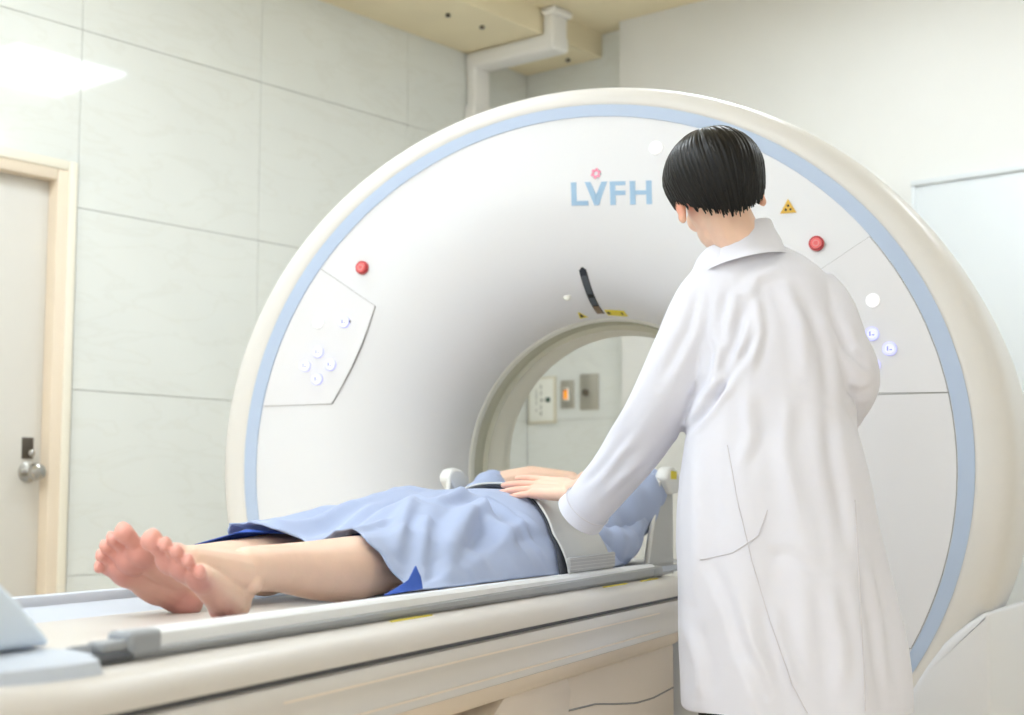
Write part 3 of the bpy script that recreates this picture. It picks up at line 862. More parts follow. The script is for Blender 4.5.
def hang(th, a):
    if th <= math.pi / 2:
        return np.array([math.sin(th) * math.sin(a), -math.sin(th) * math.cos(a), math.cos(th)])
    e = th - math.pi / 2; r = 1 - .16 * e * e - .05 * e
    return np.array([r * math.sin(a), -r * math.cos(a), -e])
def hair_mesh(P, R, parent, seed, hem, nl=420, crown=(0.006, -0.045, 0.112), rx=(.088, .108, .092), cen=(0, -.008, .022)):
    """bob of many flat locks running from the crown over a rounded form; hem(az)-> end polar angle"""
    rg = random.Random(seed)
    cen = np.array(cen); rx = np.array(rx)
    # inner cap
    V = []; nu, nv = 16, 40
    for i in range(nu):
        for j in range(nv):
            az = 2 * math.pi * j / nv; th = 0.001 + (hem(az) - 0.12) * i / (nu - 1)
            q = cen + rx * 0.955 * hang(th, az)
            V.append(P(*q))
    bm = bmesh.new()
    vs = [bm.verts.new(tuple(v)) for v in V]
    for f in grid_faces(nu, nv, True): bm.faces.new([vs[i] for i in f])
    tilt = math.atan2(-(crown[1] - cen[1]) / rx[1], (crown[2] - cen[2]) / rx[2])
    for l in range(nl):
        az = 2 * math.pi * (l + rg.random()) / nl
        layer = rg.random()
        end = hem(az) * (0.86 + 0.14 * (1 - layer * layer)) + rg.uniform(-.06, .05)
        start = rg.uniform(0.0, 0.12) + (0.0 if layer < .7 else rg.uniform(0, .5))
        n = 12; wv = rg.uniform(.0045, .0085); th_ = rg.uniform(.0016, .003)
        sw = rg.uniform(-.10, .10); lift = 0.972 + 0.035 * layer + rg.uniform(-.004, .004)
        prev = None; ph = rg.uniform(0, 6)
        for i in range(n):
            u = i / (n - 1); th = start + (end - start) * u
            a = az + sw * u * u + .012 * math.sin(ph + 4 * u)
            dirv = hang(th, a)
            # the parting sits a little behind the top
            k = (1 - th / 2.2); k = max(0, k) ** 2
            ct, st = math.cos(tilt * k), math.sin(tilt * k)
            dirv = np.array([dirv[0], dirv[1] * ct - dirv[2] * st, dirv[1] * st + dirv[2] * ct])
            lf = lift - (0.06 * max(0, u - .75) / .25 * (0.4 + .6 * rg.random()) if u > .75 else 0)
            q = cen + rx * lf * dirv
            tang = np.array([math.cos(a), math.sin(a), 0])
            w = wv * (0.25 + 0.75 * min(1, th / .7)) * (1 - max(0, u - .6) / .4 * .85)
            nr = dirv / np.linalg.norm(dirv)
            ring = [q + tang * w, q + nr * th_ + tang * w * .3, q + nr * th_ - tang * w * .3, q - tang * w]
            ring = [bm.verts.new(tuple(P(*r))) for r in ring]
            if prev:
                for j in range(3): bm.faces.new((prev[j], prev[j + 1], ring[j + 1], ring[j]))
            prev = ring
    o = from_bm('hair', bm, 'hair_black', parent, True, None)
    o['kind'] = 'stuff'
    return o

SKIN = np.array(lin((236, 200, 177))); PINK = np.array(lin((200, 140, 130))); ROSE = np.array(lin((224, 156, 142)))

# ------------------------------------------------------------------ patient
patient = thing('person', 'barefoot patient in light blue gown lying on the scanner table', 'person', (0, -1.0, 0.72))
B = Blob()
def ortho(f, m, right):
    f = np.array(f, float); f /= np.linalg.norm(f)
    m = np.array(m, float); m -= f * np.dot(m, f); m /= np.linalg.norm(m)
    n = np.cross(f, m) if right else np.cross(m, f)
    return f, m, n
fR, mR, nR = ortho((-.187, -.825, .534), (.900, .074, .429), True)
hR = np.array((-.088, -1.578, .700))
aR = foot(B, hR, fR, mR, nR)
fL, mL, nL = ortho((.041, -.859, .510), (-.941, .138, .308), False)
hL = np.array((.042, -1.69, .700))
aL = foot(B, hL, fL, mL, nL)
def leg(ank, knee, hip):
    ank = np.array(ank); knee = np.array(knee); hip = np.array(hip)
    L = lambda a, b, t: a + (b - a) * t
    pts = [ank, L(ank, knee, .2), L(ank, knee, .45) + (0, 0, -.006), L(ank, knee, .68) + (0, 0, -.008), L(ank, knee, .9), knee, L(knee, hip, .3), L(knee, hip, .7), hip]
    B.chain(pts, [.034, .037, .048, .056, .052, .051, .060, .073, .085], 40)
leg(aR, (-.125, -1.18, .79), (-.085, -.78, .80))
leg(aL, (.114, -1.29, .787), (.085, -.80, .80))
B.ell((0, -.70, .805), (.155, .12, .072)); B.ell((0, -.55, .81), (.135, .16, .075)); B.ell((0, -.38, .815), (.145, .15, .075)); B.ell((0, -.28, .82), (.17, .07, .06))
RP = np.array(Euler((math.radians(-80), 0, 0)).to_matrix())   # lying, face up, crown towards the bore
RP = np.c_[(1, 0, 0), (0, -.17, .985), (0, .985, .17)]
PP = head(B, (0, -.07, .815), RP, neck_to=(0, -.24, .81))
for sgn in (-1, 1):
    B.chain([(sgn * .15, -.28, .82), (sgn * .20, -.12, .895), (sgn * .215, -.04, .94)], [.05, .043, .034])
    B.chain([(sgn * .215, -.04, .94), (sgn * .12, .00, .962), (sgn * .02, .03, .955)], [.036, .032, .024])
    hand(B, (sgn * .02, .03, .955), (-sgn * .8, .45, -.2), (0.3, -.9, 0.1) if sgn < 0 else (0.3, .9, .1), .3, True, .06, .95)
me = B.build(0.0022, 4, .5)
V = coords(me)
C = np.tile(SKIN, (len(V), 1))
for heel, f, m, n in ((hR, fR, mR, nR), (hL, fL, mL, nL)):
    L = (V - heel) @ np.c_[f, m, n]
    near = (L[:, 0] > -.06) & (L[:, 0] < .26) & (np.abs(L[:, 1]) < .075) & (L[:, 2] < .12) & (V[:, 1] < -1.42)
    sole = (1 - sst(.012, .040, L[:, 2])) * near
    toe = sst(.165, .19, L[:, 0]) * (1 - sst(.055, .075, L[:, 2])) * near
    hb = np.clip(np.exp(-((L[:, 0] - .03) / .035) ** 2) + .8 * np.exp(-((L[:, 0] - .165) / .03) ** 2) + .3, 0, 1)
    w = np.clip(sole * (0.45 + .5 * hb), 0, 1)
    C = C * (1 - w[:, None]) + PINK * w[:, None]
    w = np.clip(toe * .85, 0, 1)
    C = C * (1 - w[:, None]) + ROSE * w[:, None]
set_color(me, C)
put('body', me, 'skin', patient)
eyes(PP, RP, patient)
hair_mesh(PP, RP, patient, 3, lambda a: 1.25 + .45 * max(0, math.cos(a)), 160)

# gown: cross-section of the covered body
Yk = [-1.45, -1.35, -1.2, -1.05, -0.9, -0.75, -0.6, -0.45, -0.32, -0.22]
Hk = [.852, .862, .890, .907, .915, .920, .925, .926, .90, .86]
Wk = [.200, .205, .212, .218, .222, .220, .215, .212, .20, .185]
def gown_z(y): return np.interp(y, Yk, Hk)
def gown_w(y): return np.interp(y, Yk, Wk)
ZB = .747
hx = [-.23, -.212, -.19, -.12, -.06, 0.0, .03, .06, .10, .14, .165, .185, .205, .23]
hz = [.775, .81, .853, .854, .840, .816, .828, .846, .849, .834, .808, .778, .750, .747]
def section(y, v, hem_mix, prof=None):
    a = math.pi * (1 - v); c, s = math.cos(a), math.sin(a)
    w = gown_w(y)
    x = w * math.copysign(abs(c) ** .92, c) + .006
    zt = ZB + (gown_z(y) - ZB) * max(0, s) ** .92
    zh = np.interp(x, hx, prof or hz)
    if v > .86: x += .028 * (v - .86) / .14
    return x, zt * (1 - hem_mix) + zh * hem_mix
def ridge(t):
    """crisp crest, soft trough"""
    return 1 - 2 * abs(math.sin(t)) ** .8
# standing folds and hollows of the gown: from (y, across) to (y, across), width, height
CR = [(-.88, .55, -1.28, 1.0, .016, .009), (-.88, .55, -.98, 1.02, .018, .008), (-1.05, .2, -1.35, .75, .014, .006), (-.95, -.1, -1.33, -.35, .016, .007),
      (-1.0, .1, -1.36, .05, .013, -.007), (-.80, .45, -.84, 1.05, .014, .006), (-.92, .72, -1.10, 1.0, .020, -.009), (-1.15, .6, -1.38, .98, .012, .006),
      (-1.1, -.4, -1.3, -.8, .014, .007), (-.85, .0, -1.1, -.5, .015, -.006), (-1.22, .35, -1.40, .45, .010, .005), (-.80, .85, -1.2, 1.08, .010, .006), (-.78, .2, -1.0, .35, .014, .006)]
def fold(x, y, z):
    p = Vector((x * 5.0, y * 3.2, z * 4))
    n1 = noise.noise(p); n2 = noise.noise(p * 2.3 + Vector((3, 1, 7))); n3 = noise.noise(p * .6 + Vector((9, 2, 1)))
    f = .011 * n1 + .005 * n2
    # tension folds fanning out from the knees towards the strap
    for (y0, v0, y1, v1, sg, dp) in CR:
        yy = y; vv = x / .215
        L2 = (y1 - y0) ** 2 + (v1 - v0) ** 2 * .05
        t = min(1, max(0, ((yy - y0) * (y1 - y0) + (vv - v0) * (v1 - v0) * .05) / L2))
        dd = math.hypot(yy - y0 - t * (y1 - y0), (vv - v0 - t * (v1 - v0)) * .2236) + .004 * n2
        f += dp * (math.exp(-(dd / sg) ** 2) - .4 * math.exp(-((dd - 2 * sg) / sg) ** 2)) * (.35 + .65 * math.sin(math.pi * (.12 + .76 * t)))
    f += .0048 * ridge(13 * (x * .9 + .5 * y) + 2.2 * n3) * math.exp(-((y + 1.0) / .3) ** 2) * (.4 + .6 * sst(-.1, .25, n1))
    f += .0038 * ridge(19 * (x * .45 - .75 * y) + 2.6 * n3) * (1 if y < -.72 else .3) * (.3 + .7 * sst(-.1, .3, n2))
    return f * (1.75 if y < -.78 else 1.75 - 1.3 * sst(-.78, -.70, y))
def hem_y(v): return float(np.interp(v, [0, .12, .3, .45, .55, .7, .85, 1], [-1.315, -1.325, -1.36, -1.355, -1.375, -1.42, -1.42, -1.435])) + .008 * math.sin(31 * v) + .006 * math.sin(57 * v + 1)
def sheet(nu, nv, hemf, yend, lift, folds=1.0, v0=0.0, v1=1.0, prof=None):
    V = []
    for i in range(nu):
        u = i / (nu - 1)
        for j in range(nv):
            v = v0 + (v1 - v0) * j / (nv - 1)
            h = hemf(v); y = h + (yend - h) * u
            hm = 1 - float(sst(0.0, .26, y - h))
            x, z = section(y, v, hm, prof)
            d = fold(x, y, z) * folds * min(1, (y - h) / .05 + .35) * math.sin(math.pi * min(max(v, .06), .94)) ** .5 + lift
            nxv = Vector((x / gown_w(y) * .8, 0, 0.75)); nxv.normalize()
            V.append((x + nxv.x * d, y, max(z + nxv.z * d, .748 + lift)))
    return V, grid_faces(nu, nv)
def thick(V, F, t):
    """give a sheet a thickness"""
    me = bpy.data.meshes.new('t'); me.from_pydata(V, [], F); me.update()
    bm = bmesh.new(); bm.from_mesh(me); bpy.data.meshes.remove(me)
    bmesh.ops.recalc_face_normals(bm, faces=bm.faces)
    bmesh.ops.solidify(bm, geom=list(bm.faces), thickness=t)
    return bm
V, F = sheet(150, 110, hem_y, -.24, .004)
gown = from_bm('gown', thick(V, F, .003), 'gown_blue', patient, True, None)
# blue lining: reaches further towards the feet on the far side, shows under the near hem
def lin_y(v): return float(np.interp(v, [0, .08, .2, .30, .36, .45, .55, .8, 1], [-1.50, -1.52, -1.46, -1.41, -1.30, -1.28, -1.27, -1.27, -1.30])) + .006 * math.sin(23 * v)
V, F = sheet(50, 80, lin_y, -1.15, -.005, .5, 0, .9, [.770, .785, .815, .845, .842, .81, .822, .84, .843, .828, .80, .77, .748, .747])
from_bm('gown_lining', thick(V, F, .002), 'lining_blue', gown, True, None)
pts = [(0.2520, -1.5744, 0.7500), (0.2500, -1.5190, 0.7609), (0.2470, -1.4774, 0.7699), (0.2450, -1.4479, 0.7910), (0.2500, -1.4393, 0.7730), (0.2560, -1.4440, 0.7540), (0.2580, -1.5278, 0.7522)]
bm = bmesh.new(); vs = [bm.verts.new(p) for p in pts]; bm.faces.new(vs); bmesh.ops.triangulate(bm, faces=bm.faces)
bmesh.ops.solidify(bm, geom=list(bm.faces), thickness=.002)
from_bm('lining_flap', bm, 'lining_blue', gown)
# sleeves, raised over the arm support
def sleeve(path, rads, flats, n=28, nl=30, seed=0):
    path = np.array(path, float); tt = np.linspace(0, 1, nl); ti = np.linspace(0, 1, len(path))
    pc = np.c_[[np.interp(tt, ti, path[:, i]) for i in range(3)]].T
    for _ in range(3):
        pc[1:-1] = (pc[:-2] + 2 * pc[1:-1] + pc[2:]) / 4
    rr = np.interp(tt, ti, rads); ff = np.interp(tt, ti, flats)
    secs = []
    for i in range(nl):
        d = pc[min(i + 1, nl - 1)] - pc[max(0, i - 1)]
        d, u, w = frame(d)
        ring = []
        for j in range(n):
            a = 2 * math.pi * j / n
            off = np.cos(a) * u * rr[i] + np.sin(a) * w * rr[i] * ff[i]
            p = pc[i] + off
            k = 1 + .10 * noise.noise(Vector(p) * 9 + Vector((seed, 0, 0))) + .06 * math.sin(9 * tt[i] * 3 + 2 * a + seed)
            ring.append(tuple(pc[i] + off * k))
        secs.append(ring)
    return secs
for sgn in (-1, 1):
    secs = sleeve([(sgn * .12, -.36, .81), (sgn * .15, -.26, .825), (sgn * .19, -.15, .875), (sgn * .212, -.06, .925), (sgn * .218, -.02, .945)], [.075, .075, .068, .054, .042], [1.0, 1.0, 1.15, 1.1, 1.0], seed=sgn * 3)
    V, F = loft(secs); mesh('gown_sleeve', V, F, 'gown_blue', gown, True, None)
# loose sleeve cloth hanging beside the near shoulder
secs = sleeve([(.16, -.42, .80), (.20, -.33, .79), (.215, -.24, .80), (.225, -.17, .85)], [.045, .045, .04, .028], [1.1, 1.15, 1.1, 1], seed=11)
V, F = loft(secs); mesh('gown_sleeve_fold', V, F, 'gown_blue', gown, True, None)

# ------------------------------------------------------------------ strap over the patient
strap = thing('body_strap', 'wide pale grey fabric strap fastened across the patient', 'strap', (0, -.55, .73))
def yf(v): return float(np.interp(v, [0, .3, .5, .62, .75, .87, 1], [-.47, -.50, -.555, -.61, -.69, -.745, -.775]))
def yb(v): return float(np.interp(v, [0, .3, .5, .62, .75, .87, 1], [-.24, -.27, -.33, -.37, -.42, -.455, -.475]))
def band(y0f, y1f, lift, nu, nv, v1=1.0, wr=0.0):
    V = []
    for i in range(nu):
        u = i / (nu - 1)
        for j in range(nv):
            v = v1 * j / (nv - 1)
            y = y0f(v) + (y1f(v) - y0f(v)) * u
            x, z = section(y, v, 0)
            d = lift + wr * (noise.noise(Vector((u * 4, v * 9, 3))) + .5 * math.sin(u * 11 + v * 3 + noise.noise(Vector((v * 5, u * 2, 0))) * 2)) + .004 * abs(2 * u - 1) ** 6
            nx = Vector((x / gown_w(y) * .85, 0, math.sin(math.pi * v) + .05)).normalized()
            V.append((x + nx.x * d, y, z + nx.z * d))
    return V, grid_faces(nu, nv)
V, F = band(yf, yb, .0115, 26, 90, 1.0, .0018)
s = from_bm('webbing', thick(V, F, .004), 'strap_fabric', strap, True, None)
V, F = band(lambda v: yf(v) - .001 - .035 * sst(.86, 1.0, v), lambda v: yb(v) - .02, .005, 12, 80)
from_bm('pad', thick(V, F, .004), 'pad_dark', strap, True, None)
bm = prism_bm([(-.772, .752), (-.478, .752), (-.474, .786), (-.772, .783)], 0, .262, .2685, .002, 1)
vp = from_bm('fastener', bm, 'velcro', strap)
for k in range(4):
    box('stitch_line', (.268, -.770, .757 + .007 * k), (.2695, -.48, .7583 + .007 * k), 'strap_fabric', vp)

# ------------------------------------------------------------------ doctor
doctor = thing('person', 'dark-haired doctor in long white coat standing beside the scanner table', 'person', (0.73, -0.85, 0))
RT = np.array((math.cos(math.radians(22.2)), math.sin(math.radians(22.2)), 0.0))      # across the back
FW = np.array((-RT[1], RT[0], 0.0))                                                     # away from the viewer
# body under the coat
B = Blob()
HC = np.array((0.6236, -0.9186, 1.4841))
yaw, pitch, roll = math.radians(22.2 + 6), math.radians(-14), math.radians(-13)
RD = np.array((Matrix.Rotation(yaw, 3, 'Z') @ Matrix.Rotation(roll, 3, 'Y') @ Matrix.Rotation(pitch, 3, 'X')))
NECK = np.array((0.6720, -0.8854, 1.3603))
PD = head(B, HC, RD, neck_to=NECK)
SHL = np.array((0.6001, -0.8756, 1.2999)); SHR = np.array((0.7932, -0.7959, 1.2922))
HIP = np.array((0.6962, -0.7886, 0.8611)); CH = np.array((0.6976, -0.8278, 1.2268))
B.cap(NECK, .044, CH, .09, 20); B.cap(CH, .105, HIP, .12, 20); B.cap(SHL, .045, SHR, .045)
WL = np.array((.236, -.668, .919))
ELB = np.array((0.5028, -0.8512, 1.1106))
B.chain([SHL, (0.5576, -0.8705, 1.1932), (0.5006, -0.8509, 1.0988), (0.4304, -0.8051, 1.0135), (0.3491, -0.7652, 0.9408), WL], [.042, .038, .034, .03, .026, .022])
fdir = np.array((-.147, .030, .012)); sdir = np.array((-.12, -.86, -.46))
hand(B, WL, fdir, sdir, .14, True, .17, 1.06)
ELR = np.array((0.8604, -0.7849, 1.1433)); WR = np.array((0.7812, -0.5732, 1.0954))
B.chain([SHR, ELR, WR], [.042, .036, .024]); hand(B, WR, (-.1, .9, .1), (.9, .1, -.2), .3)
for sx in (-.075, .075):
    k = HIP + RT * sx
    B.chain([k, (k[0], k[1], .48), (k[0], k[1], .09)], [.075, .05, .038]); B.cap((k[0], k[1], .05), .035, tuple(np.array((k[0], k[1], .04)) + FW * .13), .025)
me = B.build(0.0028, 4, .5)
V = coords(me); C = np.tile(np.array(lin((240, 203, 180))), (len(V), 1))
hd = sst(.02, .10, (WL - V) @ (-fdir / np.linalg.norm(fdir)) * -1) if False else sst(.0, .15, (V - WL) @ (fdir / np.linalg.norm(fdir)))
hd = hd * (np.linalg.norm(V - WL, axis=1) < .25)
C = C * (1 - .55 * hd[:, None]) + np.array(lin((244, 175, 158))) * .55 * hd[:, None]
for s in (-1, 1):
    e = np.array(PD(s * .08, -.005, -.012)); w = np.exp(-(np.linalg.norm(V - e, axis=1) / .03) ** 2)
    C = C * (1 - .8 * w[:, None]) + np.array(lin((240, 150, 122))) * .8 * w[:, None]
set_color(me, C); put('body', me, 'skin', doctor)
eyes(PD, RD, doctor)
def hem_d(a):
    # a = 0 at the nape, +-pi at the forehead
    a = math.atan2(math.sin(a), math.cos(a)); b = abs(a)
    return float(np.interp(b, [0, .5, 1.0, 1.45, 1.8, 2.2, 3.15], [2.95, 2.85, 2.6, 2.12, 2.2, 1.6, 1.35]))
hair_mesh(PD, RD, doctor, 5, hem_d, 520, rx=(.095, .110, .088), cen=(0, -.012, .030))

# coat: torso and sleeves fused into one cloth surface
B = Blob()
RC = [((0.6427, -0.9048, 1.4289), (0.7083, -0.8780, 1.4289), 0.052),
      ((0.6333, -0.9070, 1.4137), (0.7166, -0.8730, 1.4137), 0.058),
      ((0.6292, -0.9072, 1.4003), (0.7108, -0.8739, 1.4003), 0.055),
      ((0.6038, -0.9157, 1.3832), (0.7420, -0.8593, 1.3832), 0.075),
      ((0.5871, -0.9205, 1.3642), (0.7767, -0.8431, 1.3642), 0.088),
      ((0.5792, -0.9212, 1.3413), (0.8042, -0.8294, 1.3413), 0.098),
      ((0.5764, -0.9194, 1.3146), (0.8209, -0.8197, 1.3146), 0.105),
      ((0.5786, -0.9148, 1.2804), (0.8302, -0.8121, 1.2804), 0.110),
      ((0.5800, -0.9080, 1.2232), (0.8369, -0.8032, 1.2232), 0.118),
      ((0.5739, -0.9032, 1.1566), (0.8432, -0.7933, 1.1566), 0.122),
      ((0.5660, -0.8992, 1.0899), (0.8496, -0.7835, 1.0899), 0.125),
      ((0.5550, -0.8975, 1.0328), (0.8580, -0.7738, 1.0328), 0.130),
      ((0.5407, -0.8929, 0.9376), (0.8774, -0.7555, 0.9376), 0.145),
      ((0.5311, -0.8844, 0.8234), (0.8979, -0.7347, 0.8234), 0.160),
      ((0.5267, -0.8738, 0.7091), (0.9148, -0.7154, 0.7091), 0.170),
      ((0.5259, -0.8617, 0.5948), (0.9282, -0.6975, 0.5948), 0.180),
      ((0.5258, -0.8511, 0.4977), (0.9369, -0.6834, 0.4977), 0.185)]
secs = []
n = 48
tt = np.linspace(0, 2 * math.pi, n, endpoint=False)
for (L, R_, dep) in RC:
    L = np.array(L); R_ = np.array(R_); c = (L + R_) / 2; hw = np.linalg.norm(R_ - L) / 2
    ring = []
    for a in tt:
        ca, sa = math.cos(a), math.sin(a)
        ring.append(c + FW * 0.03 + RT * hw * math.copysign(abs(ca) ** .85, ca) + FW * dep * math.copysign(abs(sa) ** .85, sa))
    secs.append(ring)
B.add(*loft(secs))
SLV = [(0.6182, -0.8686, 1.3038), (0.5920, -0.8762, 1.2749), (0.5578, -0.8710, 1.1990), (0.5008, -0.8514, 1.1047), (0.4306, -0.8057, 1.0195), (0.3529, -0.7637, 0.9408), (0.2920, -0.7389, 0.8838)]
SLR = [(0.7737, -0.8148, 1.2927), (0.8029, -0.8105, 1.2626), (0.8234, -0.8056, 1.1947), (0.8480, -0.7786, 1.1384), (0.8246, -0.6870, 1.1069), (0.7937, -0.5997, 1.0872)]
def rings_along(P, rads, n=26, squash=1.0):
    P = np.array(P, float)
    secs = []
    for i in range(len(P)):
        d, u, w = frame(P[min(i + 1, len(P) - 1)] - P[max(i - 1, 0)])
        t = np.linspace(0, 2 * math.pi, n, endpoint=False)
        secs.append(P[i] + rads[i] * (np.outer(np.cos(t), u) + np.outer(np.sin(t), w) * squash))
    return secs
def dense(P, r, m=24):
    P = np.array(P, float); t = np.linspace(0, 1, len(P)); q = np.linspace(0, 1, m)
    Q = np.c_[[np.interp(q, t, P[:, i]) for i in range(3)]].T; R2 = np.interp(q, t, r)
    for _ in range(4):
        Q[1:-1] = (Q[:-2] + 2 * Q[1:-1] + Q[2:]) / 4; R2[1:-1] = (R2[:-2] + 2 * R2[1:-1] + R2[2:]) / 4
    return Q, R2
Q, R2 = dense(SLV, [.066, .068, .069, .066, .060, .054, .050]); SLQ = Q
B.add(*loft(rings_along(Q, R2)))
Q, R2 = dense(SLR, [.062, .060, .057, .057, .054, .050]); SRQ = Q
B.add(*loft(rings_along(Q, R2)))
me = B.build(0.0052, 9, .5)
V = coords(me); N = normals(me)
# drape: long folds in the skirt, creases at the left armpit and along the reaching sleeve
X = (V - np.array((.73, -.85, 0))) @ RT; Z = V[:, 2]
axisv = SLQ[-1] - SLQ[0]; axl = np.linalg.norm(axisv); axisv /= axl
rel = V - SLQ[0]; sl = rel @ axisv; dist = np.linalg.norm(rel - np.outer(sl, axisv), axis=1)
in_sl = (1 - sst(.075, .10, dist)) * sst(.06, .14, sl)
nz = np.array([noise.noise(Vector(v) * 4.0) for v in V]); nz2 = np.array([noise.noise(Vector(v) * 11.0 + Vector((5, 1, 2))) for v in V])
body = 1 - in_sl
sk = sst(1.12, .62, Z) if False else 1 - sst(.60, 1.12, Z)
facing = sst(-.35, .25, -(N @ FW))
D = body * sk * (.006 * np.sin(30 * X + 3 * nz + 4 * (Z - .8)) + .003 * np.sin(63 * X + 2 * nz + 1))
D += .004 * nz + .0015 * nz2
def seg_dist(px, pz, a, b):
    ax, az = a; bx, bz = b; L2 = (bx - ax) ** 2 + (bz - az) ** 2
    t = np.clip(((px - ax) * (bx - ax) + (pz - az) * (bz - az)) / L2, 0, 1)
    return np.hypot(px - ax - t * (bx - ax), pz - az - t * (bz - az)), t
# (polyline across/height, half width, depth): pressed creases and standing folds of the cloth
CREASES = [([(-0.0647, 1.2811), (-0.0591, 1.2113), (-0.0739, 1.1287)], 0.0080, 0.0060, 'b'),
           ([(-0.0868, 1.2664), (-0.0997, 1.1930), (-0.1293, 1.1103)], 0.0090, -0.0090, 'b'),
           ([(-0.1152, 1.2970), (-0.1227, 1.2322), (-0.1152, 1.1767)], 0.0080, -0.0060, 'b'),
           ([(-0.0650, 1.2045), (-0.1022, 1.1397), (-0.1450, 1.0805)], 0.0070, -0.0060, 'a'),
           ([(-0.1179, 1.1267), (-0.1497, 1.0708), (-0.1834, 1.0260)], 0.0060, -0.0100, 'a'),
           ([(-0.0868, 1.2664), (-0.0591, 1.3123), (-0.0038, 1.3362)], 0.0120, 0.0040, 'b'),
           ([(-0.0130, 1.3123), (0.0147, 1.2297), (0.0258, 1.1195)], 0.0140, 0.0050, 'b'),
           ([(0.0368, 1.2664), (0.0627, 1.1838), (0.0701, 1.0828)], 0.0120, -0.0050, 'b'),
           ([(-0.0772, 1.1087), (-0.0772, 1.0267), (-0.0992, 0.9538)], 0.0120, 0.0050, 'b'),
           ([(-0.0095, 1.0988), (-0.0186, 0.9899), (0.0088, 0.8628)], 0.0160, 0.0050, 'b'),
           ([(0.0672, 1.0807), (0.0781, 0.9536), (0.1000, 0.7901)], 0.0140, -0.0050, 'b'),
           ([(-0.1724, 1.0085), (-0.1633, 0.8627), (-0.1761, 0.7169)], 0.0120, 0.0050, 'b'),
           ([(-0.1477, 0.7905), (-0.1114, 0.7001), (-0.0932, 0.6096)], 0.0100, -0.0050, 'b'),
           ([(-0.0585, 0.7909), (-0.0133, 0.7999), (0.0411, 0.7638)], 0.0120, -0.0020, 'b'),
           ([(0.0570, 0.7553), (0.0751, 0.6476), (0.0787, 0.5399)], 0.0140, 0.0060, 'b'),
           ([(0.1390, 0.7898), (0.1610, 0.6804), (0.1793, 0.5346)], 0.0120, 0.0060, 'b'),
           ([(-0.0422, 0.7194), (-0.0242, 0.6297), (0.0029, 0.5399)], 0.0140, 0.0070, 'b'),
           ([(-0.1054, 0.6476), (-0.0693, 0.5758), (-0.0512, 0.5255)], 0.0120, -0.0060, 'b'),
           ([(-0.1907, 0.6804), (-0.1724, 0.5893), (-0.1688, 0.5200)], 0.0110, 0.0060, 'b'),
           ([(-0.1609, 1.3233), (-0.1836, 1.2197), (-0.2366, 1.1161)], 0.0090, -0.0050, 'a'),
           ([(-0.1297, 1.2600), (-0.1583, 1.1556), (-0.2117, 1.0608)], 0.0100, 0.0060, 's'),
           ([(-0.1368, 1.2114), (-0.1501, 1.1358), (-0.1786, 1.0791)], 0.0070, -0.0060, 'a'),
           ([(-0.2161, 1.2064), (-0.2701, 1.1010), (-0.3472, 0.9916)], 0.0100, 0.0040, 's'),
           ([(-0.1701, 1.1226), (-0.2382, 1.0315), (-0.3162, 0.9481)], 0.0090, -0.0050, 's'),
           ([(-0.1997, 1.0478), (-0.2631, 0.9689), (-0.3424, 0.8959)], 0.0080, 0.0040, 's'),
           ([(-0.2605, 1.0594), (-0.3205, 0.9797), (-0.3806, 0.9199)], 0.0080, -0.0040, 's'),
           ([(0.0960, 1.2360), (0.1185, 1.1799), (0.1599, 1.1462)], 0.0090, -0.0060, 'b'),
           ([(0.1091, 1.1144), (0.1411, 1.1013), (0.1749, 1.1144)], 0.0080, -0.0050, 'b'),
           ([(0.1185, 1.0864), (0.1411, 1.0639), (0.1524, 1.0396)], 0.0080, 0.0050, 'b')]
wx = X + .006 * nz2; wz = Z + .006 * nz
for pl, sig, dep, region in CREASES:
    best = np.full(len(V), 9.0); along = np.zeros(len(V)); m = len(pl) - 1
    for i in range(m):
        d_, t_ = seg_dist(wx, wz, pl[i], pl[i + 1]); u_ = d_ < best
        best = np.where(u_, d_, best); along = np.where(u_, (i + t_) / m, along)
    g = np.exp(-(best / sig) ** 2) - .45 * np.exp(-((best - 1.9 * sig) / sig) ** 2)
    fade = np.clip(np.sin(math.pi * np.clip(along, .04, .96)) * 1.6, 0, 1)
    D += dep * g * fade * facing * (in_sl if region == 's' else (body if region == 'b' else 1.0))
V = V + N * D[:, None]
set_coords(me, V)
coat = put('lab_coat', me, 'coat_white', doctor)
# open cuff at the end of the reaching sleeve
def cuff(Q, r, ln, sq):
    d, u, w = frame(Q[-1] - Q[-4]); t = np.linspace(0, 2 * math.pi, 32, endpoint=False)
    rg = lambda o, k: Q[-1] + d * o + r * k * (np.outer(np.cos(t), u) + np.outer(np.sin(t), w) * sq)
    V, F = loft([rg(-.012, .98), rg(0, 1.0), rg(ln, 1.05), rg(ln + .001, 1.02), rg(0, .94)], caps=False)
    mesh('cuff', V, F, 'coat_white', coat, True, 60)
    V, F = tube(list(rg(-.006, 1.02)) + [rg(-.006, 1.02)[0]], .001, 6); mesh('cuff_seam', V, F, 'coat_seam', coat)
cuff(SLQ, .0515, .022, 1.0); cuff(SRQ, .0505, .022, 1.0)
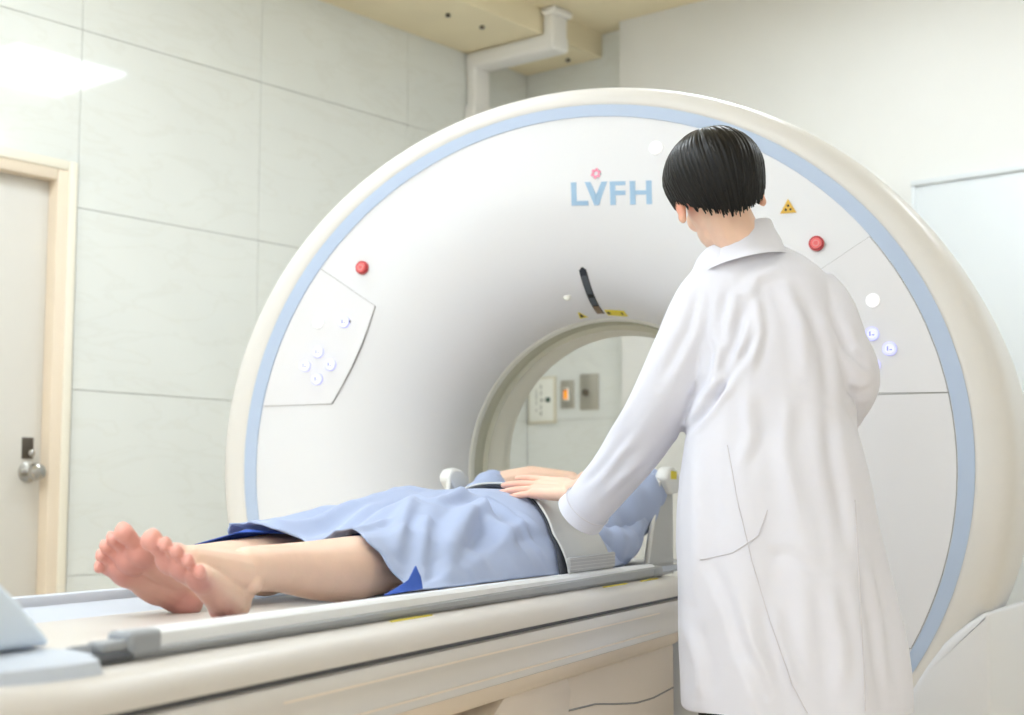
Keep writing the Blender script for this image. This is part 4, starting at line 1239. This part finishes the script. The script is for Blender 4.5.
# helper: drop a thin strip onto the coat surface
from mathutils.bvhtree import BVHTree
bvh = BVHTree.FromPolygons([tuple(v) for v in V], [tuple(p.vertices) for p in me.polygons])
def on_coat(a, b, n, lift=.001):
    """points between a and b (x across, z) pressed onto the back of the coat"""
    out = []
    for i in range(n):
        f = i / (n - 1)
        p = np.array((.73, -.85, 0)) + RT * (a[0] + (b[0] - a[0]) * f) - FW * .6 + np.array((0, 0, a[1] + (b[1] - a[1]) * f))
        h = bvh.ray_cast(Vector(p), Vector(FW))
        if h[0] is not None: out.append(np.array(h[0]) - FW * lift)
    return out
def seam(pl, name='seam', r=.0009, m='coat_seam'):
    pts = []
    for i in range(len(pl) - 1): pts += on_coat(pl[i], pl[i + 1], 14)[(1 if i else 0):]
    if len(pts) > 3:
        V, F = tube(pts, r, 6); mesh(name, V, F, m, coat)
for s in ([[(-0.1171, 1.0010), (-0.1022, 0.8992), (-0.0780, 0.7883), (-0.0464, 0.6773), (-0.0093, 0.5663), (0.0186, 0.5145)], [(0.1172, 0.8992), (0.1209, 0.7143), (0.1227, 0.5182)], [(-0.1673, 0.7883), (-0.1115, 0.8031), (-0.0650, 0.8345), (-0.0483, 0.8808)], [(-0.0929, 1.3673), (-0.0464, 1.3747)]]): seam(s)
# collar: folded band around the neck
cr = []
def ringc(c, rx, ry, tilt_, n=40):
    t = np.linspace(0, 2 * math.pi, n, endpoint=False)
    return np.array([c + RT * rx * math.cos(a) + FW * ry * math.sin(a) + np.array((0, 0, 1)) * (-tilt_ * math.sin(a) + .016 * math.cos(a)) for a in t])
NB = np.array((0.6713, -0.8888, 1.3889))
secs = [ringc(NB + (0, 0, -.046), .084, .080, .010), ringc(NB + (0, 0, -.026), .071, .069, .010), ringc(NB + (0, 0, -.014), .067, .065, .010), ringc(NB + (0, 0, .006), .056, .056, .010), ringc(NB + (0, 0, .022), .050, .050, .010), ringc(NB + (0, 0, .024), .0485, .0485, .010), ringc(NB + (0, 0, .021), .047, .047, .010), ringc(NB + (0, 0, -.02), .047, .047, .010)]
secs = [s + RT * .0 for s in secs]
V, F = loft([list(map(tuple, s)) for s in secs], caps=False); mesh('collar', V, F, 'coat_white', coat)
# trousers and shoes below the hem
for sx in (-.075, .075):
    k = HIP + RT * sx
    V, F = tube([(k[0], k[1], z) for z in (.62, .5, .4, .3, .2, .1, .045)], [.085, .078, .072, .068, .066, .066, .067], 20)
    mesh('trouser_leg', V, F, 'trouser_black', doctor)
    c = np.array((k[0], k[1], 0.0))
    secs = []
    for t, hw, hh in ((-.07, .02, .045), (-.06, .034, .06), (-.02, .038, .065), (.04, .040, .055), (.10, .045, .045), (.15, .04, .035), (.175, .02, .022)):
        a = np.linspace(0, 2 * math.pi, 16, endpoint=False)
        secs.append([c + FW * t + RT * hw * math.cos(q) + np.array((0, 0, .002 + hh * (.5 + .5 * math.sin(q)))) for q in a])
    V, F = loft(secs); mesh('shoe', V, F, 'shoe_white', doctor)
